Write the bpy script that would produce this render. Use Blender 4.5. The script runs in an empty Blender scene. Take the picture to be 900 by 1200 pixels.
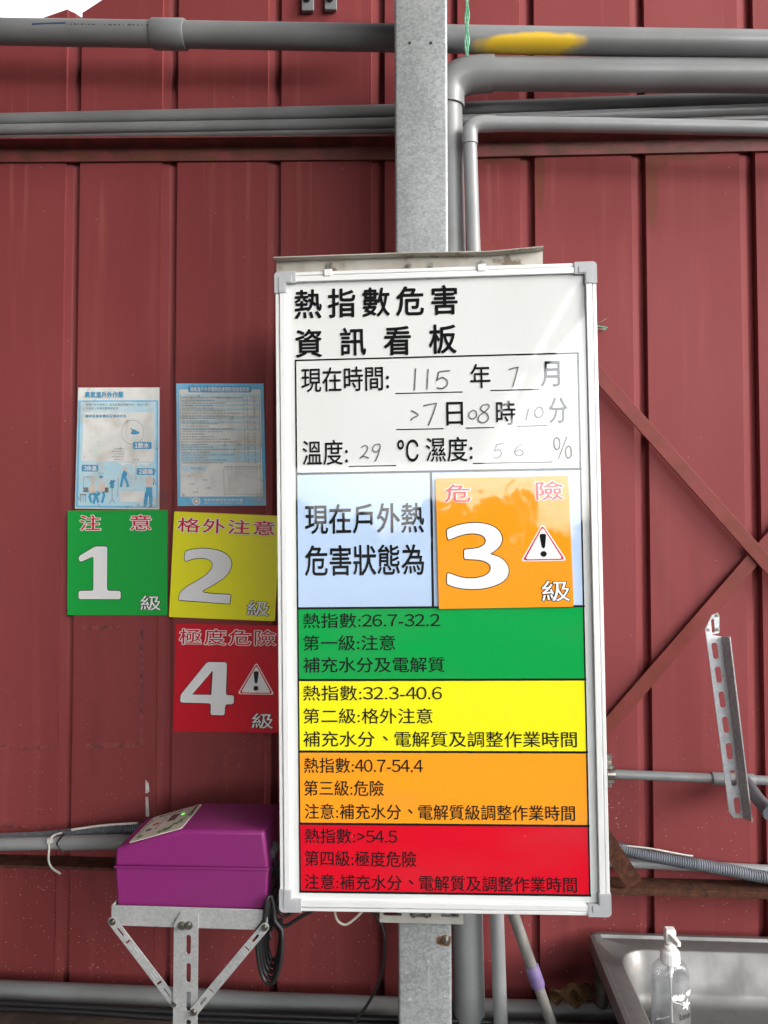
import bpy, bmesh, math, random
from mathutils import Vector, Matrix
from mathutils.geometry import tessellate_polygon
random.seed(7)
S = bpy.context.scene
COL = S.collection
R = math.radians

# ------------------------------------------------------------------ camera
F, CD, CH = 900.0, 1.44, 1.65            # focal length in photo pixels, distance to the board, eye height
YAW, PITCH = R(3.3), R(1.97)
cam = bpy.data.cameras.new('camera')
cam.sensor_fit = 'VERTICAL'; cam.sensor_height = 24.0; cam.lens = 24.0*F/1200.0
cam.clip_start = 0.01; cam.clip_end = 1000
co = bpy.data.objects.new('camera', cam); COL.objects.link(co)
co.location = (0, -CD, CH); co.rotation_euler = (R(90)+PITCH, 0, YAW)
S.camera = co
# ------------------------------------------------------------------ sky, sun, exposure
SUN_EL, SUN_AZ = R(25), R(114)           # azimuth clockwise from +y (the wall's far side): front right of the wall
w = bpy.data.worlds.new('World'); S.world = w; w.use_nodes = True
nt = w.node_tree
bg = nt.nodes['Background']
sky = nt.nodes.new('ShaderNodeTexSky'); sky.sky_type = 'NISHITA'; sky.sun_disc = False
sky.sun_elevation = SUN_EL; sky.sun_rotation = SUN_AZ; sky.dust_density = 3.0
hs = nt.nodes.new('ShaderNodeHueSaturation'); hs.inputs['Saturation'].default_value = 0.22
nt.links.new(sky.outputs[0], hs.inputs['Color'])
# clouds: broken overcast, a bright cloud bank low in the sky behind the photographer
def wn(t, **k):
    n = nt.nodes.new(t)
    for a, b in k.items(): setattr(n, a, b)
    return n
tcw = wn('ShaderNodeTexCoord'); sep = wn('ShaderNodeSeparateXYZ'); nt.links.new(tcw.outputs['Generated'], sep.inputs[0])
cn = wn('ShaderNodeTexNoise'); cn.inputs['Scale'].default_value = 3.0; cn.inputs['Detail'].default_value = 6; nt.links.new(tcw.outputs['Generated'], cn.inputs['Vector'])
def wm(op, a, b):
    n = wn('ShaderNodeMath', operation=op)
    for i, v in enumerate((a, b)):
        if isinstance(v, float): n.inputs[i].default_value = v
        else: nt.links.new(v, n.inputs[i])
    return n.outputs[0]
def wr(v, a, b, c, d):
    n = wn('ShaderNodeMapRange', interpolation_type='SMOOTHSTEP')
    for i, q in enumerate((a, b, c, d)): n.inputs[i+1].default_value = q
    nt.links.new(v, n.inputs[0]); return n.outputs[0]
bank = wm('MULTIPLY', wm('MULTIPLY', wr(sep.outputs[1], -.5, -.9, 0., 1.), wr(sep.outputs[2], .46, .16, 0., 1.)), wr(sep.outputs[0], -.40, -.08, 0., 1.))
gain = wm('ADD', wr(cn.outputs['Fac'], .35, .65, .75, 1.25), wm('ADD', wm('MULTIPLY', bank, 6.0), wr(sep.outputs[1], .15, .8, 0., 2.2)))
vm = wn('ShaderNodeVectorMath', operation='SCALE'); nt.links.new(hs.outputs[0], vm.inputs[0]); nt.links.new(gain, vm.inputs['Scale'])
nt.links.new(vm.outputs[0], bg.inputs['Color'])
bg.inputs['Strength'].default_value = 0.15
sl = bpy.data.lights.new('sun', 'SUN'); sl.energy = 1.45; sl.angle = R(22); sl.color = (1.0, 0.96, 0.91)
so = bpy.data.objects.new('sun', sl); COL.objects.link(so)
sd = Vector((math.sin(SUN_AZ)*math.cos(SUN_EL), math.cos(SUN_AZ)*math.cos(SUN_EL), math.sin(SUN_EL)))
so.rotation_euler = (-sd).to_track_quat('-Z', 'Y').to_euler(); so.location = sd*30
S.view_settings.view_transform = 'Standard'; S.view_settings.look = 'None'
S.view_settings.exposure = 0.79; S.view_settings.gamma = 1.0
S.cycles.max_bounces = 8; S.cycles.transparent_max_bounces = 12

# ------------------------------------------------------------------ helpers
_f = Vector((-math.sin(YAW)*math.cos(PITCH), math.cos(YAW)*math.cos(PITCH), math.sin(PITCH)))
_r = Vector((math.cos(YAW), math.sin(YAW), 0)); _u = _r.cross(_f)
def P(px, py, Y):
    """the point of the plane y = Y seen at photo pixel (px, py)"""
    d = _f + _r*((px-450)/F) + _u*((600-py)/F)
    return Vector((0, -CD, CH)) + d*((Y+CD)/d.y)

ORG = {}
def thing(name, label, cat, loc, group=None, rot=None, kind=None):
    o = bpy.data.objects.new(name, None); COL.objects.link(o)
    o.empty_display_size = 0.05
    o.location = loc
    if rot: o.rotation_euler = rot
    tag(o, label, cat, group, kind); ORG[o] = Vector(loc) if not rot else Vector((0, 0, 0))
    return o
def tag(o, label=None, cat=None, group=None, kind=None):
    if label: o['label'] = label
    if cat: o['category'] = cat
    if group: o['group'] = group
    if kind: o['kind'] = kind
    return o

class MB:
    def __init__(s): s.v = []; s.f = []; s.eps = 0
    def add(s, vs, fs):
        n = len(s.v); s.v += [Vector(a) for a in vs]; s.f += [[n+i for i in q] for q in fs]; return s
    def box(s, a, b):
        x0, x1 = sorted((a[0], b[0])); y0, y1 = sorted((a[1], b[1])); z0, z1 = sorted((a[2], b[2]))
        return s.add([(x0,y0,z0),(x1,y0,z0),(x1,y1,z0),(x0,y1,z0),(x0,y0,z1),(x1,y0,z1),(x1,y1,z1),(x0,y1,z1)],
                     [(0,3,2,1),(4,5,6,7),(0,1,5,4),(1,2,6,5),(2,3,7,6),(3,0,4,7)])
    def tube(s, pts, r, n=16, cap=True):
        pts = [Vector(p) for p in pts]; m = len(pts); rr = r if isinstance(r, (list, tuple)) else [r]*m
        rings = []; prev = None
        for i, p in enumerate(pts):
            t = (pts[min(i+1, m-1)]-pts[max(i-1, 0)]).normalized()
            a = (Vector((0,0,1)) if abs(t.z) < .9 else Vector((0,1,0))) if prev is None else prev
            a = (a - t*a.dot(t)).normalized(); prev = a; b = t.cross(a)
            rings.append([p+(a*math.cos(k*2*math.pi/n)+b*math.sin(k*2*math.pi/n))*rr[i] for k in range(n)])
        vs = [q for ring in rings for q in ring]
        fs = [(i*n+k, i*n+(k+1) % n, (i+1)*n+(k+1) % n, (i+1)*n+k) for i in range(m-1) for k in range(n)]
        if cap: fs += [tuple(range(n-1, -1, -1)), tuple((m-1)*n+k for k in range(n))]
        return s.add(vs, fs)
    def prism(s, loops, off):
        """polygon with holes (loops of points, first the outline) extruded by the vector off"""
        off = Vector(off); loops = [[Vector(p) for p in l] for l in loops]
        tris = tessellate_polygon(loops); flat = [p for l in loops for p in l]; n = len(flat)
        vs = flat + [p+off for p in flat]
        fs = [tuple(t) for t in tris] + [(t[2]+n, t[1]+n, t[0]+n) for t in tris]
        k = 0
        for l in loops:
            m = len(l)
            fs += [(k+i, k+(i+1) % m, k+(i+1) % m+n, k+i+n) for i in range(m)]; k += m
        return s.add(vs, fs)
    def flat(s, loops):
        loops = [[Vector(p) for p in l] for l in loops]
        return s.add([p for l in loops for p in l], [tuple(t) for t in tessellate_polygon(loops)])
    def loft(s, loops, cap0=False, cap1=False):
        n = len(loops[0]); vs = [p for l in loops for p in l]
        fs = [(i*n+k, i*n+(k+1) % n, (i+1)*n+(k+1) % n, (i+1)*n+k) for i in range(len(loops)-1) for k in range(n)]
        if cap0: fs.append(tuple(range(n-1, -1, -1)))
        if cap1: fs.append(tuple((len(loops)-1)*n+k for k in range(n)))
        return s.add(vs, fs)
    def build(s, name, m, parent=None, smooth=None, bevel=0, seg=2, local=False, normals=True):
        o0 = Vector((0,0,0))
        if parent is not None and not local: o0 = ORG[parent]
        me = bpy.data.meshes.new(name)
        me.from_pydata([tuple(v-o0) for v in s.v], [], s.f)
        if normals:
            bm = bmesh.new(); bm.from_mesh(me); bmesh.ops.recalc_face_normals(bm, faces=bm.faces); bm.to_mesh(me); bm.free()
        me.materials.append(m)
        if smooth is not None:
            me.shade_smooth(); me.set_sharp_from_angle(angle=R(smooth))
        o = bpy.data.objects.new(name, me); COL.objects.link(o)
        if parent is not None: o.parent = parent; ORG[o] = ORG[parent]
        else: ORG[o] = Vector((0,0,0))
        if bevel:
            b = o.modifiers.new('bevel', 'BEVEL'); b.width = bevel; b.segments = seg; b.limit_method = 'ANGLE'; b.angle_limit = R(35)
            if smooth is None: me.shade_smooth(); me.set_sharp_from_angle(angle=R(40))
        return o

def curve(pts, n=8):
    """Catmull-Rom through pts"""
    pts = [Vector(p) for p in pts]; out = []
    for i in range(len(pts)-1):
        p0, p1, p2, p3 = pts[max(i-1,0)], pts[i], pts[i+1], pts[min(i+2,len(pts)-1)]
        for k in range(n):
            t = k/n
            out.append(.5*((2*p1)+(p2-p0)*t+(2*p0-5*p1+4*p2-p3)*t*t+(3*p1-p0-3*p2+p3)*t**3))
    out.append(pts[-1]); return out
def rounded(pts, r, n=5):
    pts = [Vector(p) for p in pts]; pts = [p for i, p in enumerate(pts) if (p-pts[i-1]).length > 1e-6]; out = []; m = len(pts)
    for i in range(m):
        a, b, c = pts[i-1], pts[i], pts[(i+1) % m]
        d1, d2 = (a-b), (c-b); l1, l2 = d1.length, d2.length
        q1 = b+d1*(min(r, l1*.5)/l1); q2 = b+d2*(min(r, l2*.5)/l2)
        for k in range(n+1):
            t = k/n; out.append(q1*(1-t)**2+b*2*t*(1-t)+q2*t*t)
    return [p for i, p in enumerate(out) if (p-out[i-1]).length > 1e-6]
def offset(pts, d):
    """grow a closed 2-D outline by d"""
    m = len(pts); area = sum(pts[i-1][0]*pts[i][1]-pts[i][0]*pts[i-1][1] for i in range(m)); sg = 1 if area > 0 else -1
    out = []
    for i in range(m):
        a, b, c = Vector(pts[i-1]), Vector(pts[i]), Vector(pts[(i+1) % m])
        e1, e2 = (b-a).normalized(), (c-b).normalized()
        nn = Vector((e1.y+e2.y, -(e1.x+e2.x)))
        if nn.length < 1e-6: nn = Vector((e1.y, -e1.x))
        nn.normalize(); out.append(b+nn*d*sg)
    return out
def rrect(x0, y0, x1, y1, r, n=5):
    return rounded([(x0,y0),(x1,y0),(x1,y1),(x0,y1)], r, n)

# ------------------------------------------------------------------ materials
def lin(c): return tuple(((x/255)/12.92 if x/255 <= .04045 else ((x/255+.055)/1.055)**2.4) for x in c)
def mat(name, col, rough=.5, metal=0, spec=.5, col2=None, scale=8, detail=4, lo=.4, hi=.65, bump=0, bscale=60, rvar=0, emit=None, stretch=(1,1,1), coat=0):
    m = bpy.data.materials.new(name); m.use_nodes = True; n = m.node_tree; b = n.nodes['Principled BSDF']
    b.inputs['Base Color'].default_value = (*col, 1); b.inputs['Roughness'].default_value = rough
    b.inputs['Metallic'].default_value = metal; b.inputs['Specular IOR Level'].default_value = spec
    b.inputs['Coat Weight'].default_value = coat
    tc = n.nodes.new('ShaderNodeTexCoord'); mp = n.nodes.new('ShaderNodeMapping'); mp.inputs['Scale'].default_value = stretch
    n.links.new(tc.outputs['Object'], mp.inputs['Vector'])
    if col2 is not None or rvar:
        nz = n.nodes.new('ShaderNodeTexNoise'); nz.inputs['Scale'].default_value = scale; nz.inputs['Detail'].default_value = detail
        n.links.new(mp.outputs[0], nz.inputs['Vector'])
        mr = n.nodes.new('ShaderNodeMapRange'); mr.inputs[1].default_value = lo; mr.inputs[2].default_value = hi
        n.links.new(nz.outputs['Fac'], mr.inputs[0])
        if col2 is not None:
            mx = n.nodes.new('ShaderNodeMix'); mx.data_type = 'RGBA'; mx.inputs[6].default_value = (*col, 1); mx.inputs[7].default_value = (*col2, 1)
            n.links.new(mr.outputs[0], mx.inputs[0]); n.links.new(mx.outputs[2], b.inputs['Base Color'])
        if rvar:
            r2 = n.nodes.new('ShaderNodeMapRange'); r2.inputs[3].default_value = rough; r2.inputs[4].default_value = rough+rvar
            n.links.new(mr.outputs[0], r2.inputs[0]); n.links.new(r2.outputs[0], b.inputs['Roughness'])
    if bump:
        nb = n.nodes.new('ShaderNodeTexNoise'); nb.inputs['Scale'].default_value = bscale; nb.inputs['Detail'].default_value = 3
        n.links.new(mp.outputs[0], nb.inputs['Vector'])
        bp = n.nodes.new('ShaderNodeBump'); bp.inputs['Strength'].default_value = 1; bp.inputs['Distance'].default_value = bump
        n.links.new(nb.outputs['Fac'], bp.inputs['Height']); n.links.new(bp.outputs[0], b.inputs['Normal'])
    if emit: b.inputs['Emission Color'].default_value = (*emit[0], 1); b.inputs['Emission Strength'].default_value = emit[1]
    return m
def layer(m, col, kind='NOISE', scale=20, lo=.6, hi=.65, zr=None, stretch=(1,1,1), amount=1, detail=5):
    """a layer of spots or stains of their own colour over the material's colour (zr: only between these heights)"""
    n = m.node_tree; b = n.nodes['Principled BSDF']; L = n.links
    tc = n.nodes.new('ShaderNodeTexCoord'); mp = n.nodes.new('ShaderNodeMapping'); mp.inputs['Scale'].default_value = stretch
    L.new(tc.outputs['Object'], mp.inputs[0])
    if kind == 'NOISE':
        t = n.nodes.new('ShaderNodeTexNoise'); t.inputs['Detail'].default_value = detail; out = t.outputs['Fac']
    else:
        t = n.nodes.new('ShaderNodeTexVoronoi'); out = t.outputs['Distance']
    t.inputs['Scale'].default_value = scale; L.new(mp.outputs[0], t.inputs['Vector'])
    mr = n.nodes.new('ShaderNodeMapRange'); mr.inputs[1].default_value = lo; mr.inputs[2].default_value = hi; mr.inputs[4].default_value = amount
    L.new(out, mr.inputs[0]); fac = mr.outputs[0]
    if kind == 'VORO':       # only some cells carry a spot
        lt = n.nodes.new('ShaderNodeMath'); lt.operation = 'GREATER_THAN'; lt.inputs[1].default_value = .62
        sp = n.nodes.new('ShaderNodeSeparateColor'); L.new(t.outputs['Color'], sp.inputs[0]); L.new(sp.outputs[0], lt.inputs[0])
        mu = n.nodes.new('ShaderNodeMath'); mu.operation = 'MULTIPLY'; L.new(fac, mu.inputs[0]); L.new(lt.outputs[0], mu.inputs[1]); fac = mu.outputs[0]
    if zr:
        sx = n.nodes.new('ShaderNodeSeparateXYZ'); L.new(tc.outputs['Object'], sx.inputs[0])
        m2 = n.nodes.new('ShaderNodeMapRange'); m2.inputs[1].default_value = zr[0]; m2.inputs[2].default_value = zr[1]
        L.new(sx.outputs[2], m2.inputs[0]); mu = n.nodes.new('ShaderNodeMath'); mu.operation = 'MULTIPLY'
        L.new(fac, mu.inputs[0]); L.new(m2.outputs[0], mu.inputs[1]); fac = mu.outputs[0]
    mx = n.nodes.new('ShaderNodeMix'); mx.data_type = 'RGBA'; mx.inputs[7].default_value = (*col, 1)
    src = b.inputs['Base Color']
    if src.links: L.new(src.links[0].from_socket, mx.inputs[6])
    else: mx.inputs[6].default_value = src.default_value
    L.new(fac, mx.inputs[0]); L.new(mx.outputs[2], src)
    return m
def spot(m, col, centre, radius, noise=.6, scale=60):
    """one stain with a ragged edge round a point (object coordinates)"""
    n = m.node_tree; b = n.nodes['Principled BSDF']; L = n.links
    tc = n.nodes.new('ShaderNodeTexCoord'); mp = n.nodes.new('ShaderNodeMapping'); mp.vector_type = 'POINT'
    mp.inputs['Location'].default_value = tuple(-c/r for c, r in zip(centre, radius)); mp.inputs['Scale'].default_value = tuple(1/r for r in radius)
    L.new(tc.outputs['Object'], mp.inputs[0])
    ln = n.nodes.new('ShaderNodeVectorMath'); ln.operation = 'LENGTH'; L.new(mp.outputs[0], ln.inputs[0])
    nz = n.nodes.new('ShaderNodeTexNoise'); nz.inputs['Scale'].default_value = scale; nz.inputs['Detail'].default_value = 4
    L.new(tc.outputs['Object'], nz.inputs['Vector'])
    ad = n.nodes.new('ShaderNodeMath'); ad.operation = 'MULTIPLY_ADD'; ad.inputs[1].default_value = noise*2
    L.new(nz.outputs['Fac'], ad.inputs[0]); L.new(ln.outputs['Value'], ad.inputs[2])
    mr = n.nodes.new('ShaderNodeMapRange'); mr.inputs[1].default_value = .8+noise; mr.inputs[2].default_value = 1.1+noise; mr.inputs[3].default_value = 1; mr.inputs[4].default_value = 0
    L.new(ad.outputs[0], mr.inputs[0])
    mx = n.nodes.new('ShaderNodeMix'); mx.data_type = 'RGBA'; mx.inputs[7].default_value = (*col, 1)
    src = b.inputs['Base Color']
    if src.links: L.new(src.links[0].from_socket, mx.inputs[6])
    else: mx.inputs[6].default_value = src.default_value
    L.new(mr.outputs[0], mx.inputs[0]); L.new(mx.outputs[2], src)
    return m

MAROON = (.225, .046, .048)
M = {}
M['wall'] = mat('maroon_sheet', MAROON, .55, spec=.18, col2=(.205,.038,.040), scale=3, bump=.003, bscale=5, rvar=.12, stretch=(1,1,.35))
layer(M['wall'], (.30,.085,.07), scale=26, lo=.57, hi=.75, stretch=(1,1,.06), amount=.35)
layer(M['wall'], (.13,.028,.028), scale=9, lo=.60, hi=.78, stretch=(1.2,1,.25), amount=.55)
layer(M['wall'], (.46,.40,.36), 'VORO', scale=42, lo=.11, hi=.05, zr=(1.15,.7), amount=.4)
layer(M['wall'], (.46,.38,.34), 'VORO', scale=95, lo=.15, hi=.09, zr=(1.5,.75), amount=.6)
layer(M['wall'], (.42,.30,.27), 'VORO', scale=30, lo=.05, hi=.03, amount=.6)
layer(M['wall'], (.36,.15,.13), scale=40, lo=.60, hi=.72, stretch=(1,1,.035), amount=.3, zr=(2.15, 2.55))
for px, py, rx, rz in ((633,200,.012,.10),(764,215,.014,.11),(770,190,.03,.02),(590,186,.06,.012),(800,184,.07,.010)):
    q_ = P(px, py, .36); spot(M['wall'], (.155,.042,.027), (q_.x, 0, q_.z), (rx, .1, rz), .5, 70)
M['bar'] = mat('maroon_bar', (.205,.042,.038), .5, spec=.2, col2=(.165,.038,.028), scale=14, bump=.0006, bscale=70)
M['girt'] = mat('maroon_girt', (.19,.042,.040), .55, col2=(.11,.035,.022), scale=22, bump=.001, bscale=60)
layer(M['girt'], (.115,.045,.022), scale=34, lo=.56, hi=.68, stretch=(.5,1,1))
M['rust'] = mat('rusty_steel', (.060,.024,.015), .85, spec=.2, col2=(.105,.040,.022), scale=85, bump=.0015, bscale=90)
layer(M['rust'], (.026,.015,.011), scale=48, lo=.5, hi=.68, amount=.8)
def galv(name, c, c2, rough, sc):
    m = bpy.data.materials.new(name); m.use_nodes = True; n = m.node_tree; b = n.nodes['Principled BSDF']; L = n.links
    tc = n.nodes.new('ShaderNodeTexCoord')
    v = n.nodes.new('ShaderNodeTexVoronoi'); v.inputs['Scale'].default_value = sc; L.new(tc.outputs['Object'], v.inputs['Vector'])
    z = n.nodes.new('ShaderNodeTexNoise'); z.inputs['Scale'].default_value = 9; z.inputs['Detail'].default_value = 6; L.new(tc.outputs['Object'], z.inputs['Vector'])
    s = n.nodes.new('ShaderNodeSeparateColor'); L.new(v.outputs['Color'], s.inputs[0])
    a = n.nodes.new('ShaderNodeMath'); a.operation = 'MULTIPLY_ADD'; a.inputs[1].default_value = .55
    L.new(s.outputs[0], a.inputs[0])
    k = n.nodes.new('ShaderNodeMath'); k.operation = 'MULTIPLY_ADD'; k.inputs[1].default_value = 1.2; k.inputs[2].default_value = -.4
    L.new(z.outputs['Fac'], k.inputs[0]); L.new(k.outputs[0], a.inputs[2])
    mx = n.nodes.new('ShaderNodeMix'); mx.data_type = 'RGBA'; mx.inputs[6].default_value = (*c, 1); mx.inputs[7].default_value = (*c2, 1)
    L.new(a.outputs[0], mx.inputs[0]); L.new(mx.outputs[2], b.inputs['Base Color'])
    b.inputs['Metallic'].default_value = .30
    r = n.nodes.new('ShaderNodeMapRange'); r.inputs[3].default_value = rough; r.inputs[4].default_value = rough+.22
    L.new(s.outputs[1], r.inputs[0]); L.new(r.outputs[0], b.inputs['Roughness'])
    return m
M['galv'] = galv('galvanised_steel', (.25,.26,.265), (.50,.51,.52), .34, 170)
M['galv_bracket'] = galv('galvanised_bracket', (.31,.32,.32), (.46,.47,.47), .36, 240)
M['bright_steel'] = galv('bright_zinc', (.52,.54,.57), (.74,.76,.78), .3, 200)
M['zinc_bolt'] = mat('zinc_bolt', (.45,.44,.40), .35, 1, col2=(.22,.19,.15), scale=150)
M['pvc'] = mat('grey_pvc', (.225,.232,.236), .32, col2=(.185,.191,.193), scale=6, rvar=.12, bump=.0003, bscale=30)
layer(M['pvc'], (.42,.42,.40), 'VORO', scale=55, lo=.07, hi=.03, amount=.6)
layer(M['pvc'], (.12,.115,.105), scale=7, lo=.58, hi=.75, stretch=(.4,1,1), amount=.5)
M['pvc_light'] = mat('light_grey_pvc', (.275,.283,.288), .32, col2=(.235,.241,.245), scale=7, rvar=.12)
layer(M['pvc_light'], (.48,.48,.46), 'VORO', scale=60, lo=.07, hi=.03, amount=.6)
M['pvc_dark'] = mat('dark_grey_conduit', (.115,.125,.14), .5, col2=(.09,.095,.105), scale=15)
M['alu'] = mat('white_aluminium', (.76,.77,.77), .36, .12, col2=(.70,.71,.71), scale=10, stretch=(1,1,1), rvar=.1)
layer(M['alu'], (.28,.27,.25), 'VORO', scale=40, lo=.05, hi=.03, amount=.6)
M['capgrey'] = mat('grey_plastic', (.40,.41,.43), .42, col2=(.36,.37,.385), scale=20)
def film(name, c, rough=.028, **k): return mat(name, c, rough, spec=.72, bump=k.pop('bump', .00022), bscale=k.pop('bscale', 6), **k)
M['white'] = film('whiteboard_film', (.69,.71,.70), .035, col2=(.66,.675,.665), scale=4, rvar=.035, bump=.0003)
layer(M['white'], (.52,.53,.53), scale=9, lo=.60, hi=.78, amount=.35, stretch=(.5,1,1.6))
layer(M['white'], (.25,.25,.25), 'VORO', scale=34, lo=.035, hi=.02, amount=.7)
M['black'] = film('black_print', (.010,.010,.011))
M['ink'] = film('dry_marker_ink', (.09,.09,.092), col2=(.22,.22,.22), scale=40)
M['b_blue'] = film('pale_blue_print', lin((180,203,233)))
M['b_green'] = film('green_print', (.0,.33,.060), .05)
M['b_yellow'] = film('yellow_print', (.86,.80,.012), .05)
M['b_orange'] = film('orange_print', (.90,.335,.014), .05)
M['b_red'] = film('red_print', (.66,.003,.018), .05)
for k_ in ('b_blue','b_green','b_yellow','b_orange','b_red'):
    c_ = M[k_].node_tree.nodes['Principled BSDF'].inputs['Base Color'].default_value
    layer(M[k_], tuple(v*.78+.03 for v in c_[:3]), scale=7, lo=.50, hi=.75, amount=.5, stretch=(.4,1,1.5))
    layer(M[k_], tuple(min(.8, v*.6+.22) for v in c_[:3]), 'VORO', scale=26, lo=.04, hi=.025, amount=.7)
M['s_green'] = film('green_magnet', (.004,.36,.048), .14, bump=.0009, bscale=7)
M['s_yellow'] = film('yellow_magnet', (.86,.82,.012), .16, bump=.0009, bscale=7)
M['s_red'] = film('red_magnet', (.58,.004,.017), .12, bump=.0009, bscale=7)
M['s_orange'] = film('orange_magnet', (.90,.31,.012), .04, bump=.0008, bscale=9)
M['s_white'] = film('white_print', (.80,.80,.80), .1)
M['s_redtext'] = film('crimson_print', (.62,.004,.03), .1)
M['s_back'] = mat('black_magnet_back', (.02,.02,.02), .7)
def paper(name, c, c2):
    m = mat(name, c, .45, spec=.35, col2=c2, scale=14, bump=.0012, bscale=26)
    layer(m, (.42,.35,.25), scale=17, lo=.50, hi=.68, amount=.42)
    layer(m, (.22,.18,.13), scale=60, lo=.64, hi=.74, amount=.5)
    layer(m, (.75,.75,.72), scale=36, lo=.66, hi=.74, amount=.5)
    return m
M['p_white'] = paper('aged_paper', (.82,.81,.78), (.70,.72,.70))
M['p_pale'] = paper('pale_blue_paper', (.48,.72,.83), (.60,.75,.80))
M['p_blue'] = paper('sky_blue_paper', (.15,.50,.78), (.24,.56,.80))
M['p_deep'] = mat('deep_blue_ink', (.05,.30,.54), .45, col2=(.10,.37,.58), scale=40)
M['p_text'] = mat('grey_black_ink', (.12,.12,.125), .5, col2=(.26,.26,.25), scale=45)
M['p_skin'] = paper('drawn_skin', (.74,.62,.54), (.66,.55,.47))
M['purple'] = mat('purple_plastic', (.19,.016,.128), .40, spec=.35, col2=(.17,.018,.115), scale=5, bump=.0003, bscale=25, rvar=.1)
layer(M['purple'], (.36,.12,.30), scale=13, lo=.66, hi=.80, stretch=(.4,1,1), amount=.4)
M['cream'] = mat('cream_label', (.55,.52,.46), .4, col2=(.48,.46,.40), scale=20)
M['leaf_green'] = mat('leaf_green_print', (.03,.17,.04), .4)
M['display'] = mat('display_window', (.06,.055,.05), .25)
M['led'] = mat('green_led', (.1,.8,.1), .3, emit=((.15,1,.12), .9))
M['red_btn'] = mat('red_button', (.5,.02,.03), .4)
M['blue_btn'] = mat('dark_blue_button', (.03,.03,.12), .4)
M['cable'] = mat('black_rubber', (.012,.012,.013), .45)
M['cable_white'] = mat('cream_cable', (.55,.53,.46), .5)
M['tie'] = mat('nylon_tie', (.50,.50,.46), .45)
M['steel'] = mat('stainless_steel', (.21,.206,.20), .40, .62, col2=(.165,.162,.158), scale=14, rvar=.15, bump=.0005, bscale=22)
layer(M['steel'], (.30,.296,.29), 'VORO', scale=60, lo=.16, hi=.05, amount=.35)
layer(M['steel'], (.11,.104,.10), scale=30, lo=.55, hi=.75, amount=.5, stretch=(1,1,.3))
M['leg'] = mat('dull_steel_leg', (.20,.18,.15), .5, .8, col2=(.10,.085,.07), scale=30)
M['pump'] = mat('white_pump_plastic', (.80,.80,.78), .35)
M['pole'] = mat('weathered_pole', (.21,.205,.19), .6, .2, col2=(.12,.115,.105), scale=40, stretch=(1,1,.2), bump=.0004, bscale=80)
M['grip'] = mat('violet_grip', (.17,.12,.27), .55, col2=(.12,.085,.20), scale=40)
M['dry_leaf'] = mat('dry_leaf', (.16,.085,.03), .75, col2=(.085,.042,.018), scale=55, bump=.002, bscale=90)
M['twine'] = mat('green_twine', (.05,.27,.14), .6, col2=(.22,.42,.30), scale=120)
M['plinth'] = mat('dirty_plinth', (.045,.028,.022), .85, col2=(.075,.045,.035), scale=16, bump=.004, bscale=50)
layer(M['plinth'], (.25,.20,.15), 'VORO', scale=60, lo=.10, hi=.05, amount=.6)
M['concrete'] = mat('dark_asphalt', (.050,.049,.047), .85, col2=(.038,.037,.036), scale=1.2, bump=.004, bscale=30)  # ground colour kept dark to cut light bounced onto the wall
M['canopy'] = mat('canopy_sheet', (.16,.17,.17), .55, col2=(.13,.135,.135), scale=2)
M['grey_steel'] = mat('grey_painted_steel', (.18,.19,.19), .5, col2=(.13,.135,.13), scale=20)
M['foliage'] = mat('far_foliage', (.045,.085,.03), .7, col2=(.025,.05,.02), scale=1.3)
M['tape'] = mat('torn_white_tape', (.62,.60,.56), .6, col2=(.48,.45,.41), scale=60)
M['residue'] = mat('tape_residue', (.105,.024,.024), .6, col2=(.235,.044,.046), scale=60, lo=.40, hi=.58)
def clear_plastic():
    m = bpy.data.materials.new('clear_plastic'); m.use_nodes = True; n = m.node_tree; L = n.links
    n.nodes.remove(n.nodes['Principled BSDF']); out = n.nodes['Material Output']
    t = n.nodes.new('ShaderNodeBsdfTransparent'); t.inputs[0].default_value = (.90,.91,.92,1)
    g = n.nodes.new('ShaderNodeBsdfGlossy'); g.inputs['Roughness'].default_value = .07
    d = n.nodes.new('ShaderNodeBsdfDiffuse'); d.inputs[0].default_value = (.7,.7,.72,1)
    lw = n.nodes.new('ShaderNodeLayerWeight'); lw.inputs['Blend'].default_value = .32
    mr = n.nodes.new('ShaderNodeMapRange'); mr.inputs[3].default_value = .03; mr.inputs[4].default_value = .5; L.new(lw.outputs['Facing'], mr.inputs[0])
    a = n.nodes.new('ShaderNodeMixShader'); a.inputs[0].default_value = .35; L.new(g.outputs[0], a.inputs[1]); L.new(d.outputs[0], a.inputs[2])
    x = n.nodes.new('ShaderNodeMixShader'); L.new(mr.outputs[0], x.inputs[0]); L.new(t.outputs[0], x.inputs[1]); L.new(a.outputs[0], x.inputs[2])
    L.new(x.outputs[0], out.inputs['Surface']); return m
M['clear'] = clear_plastic()

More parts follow.
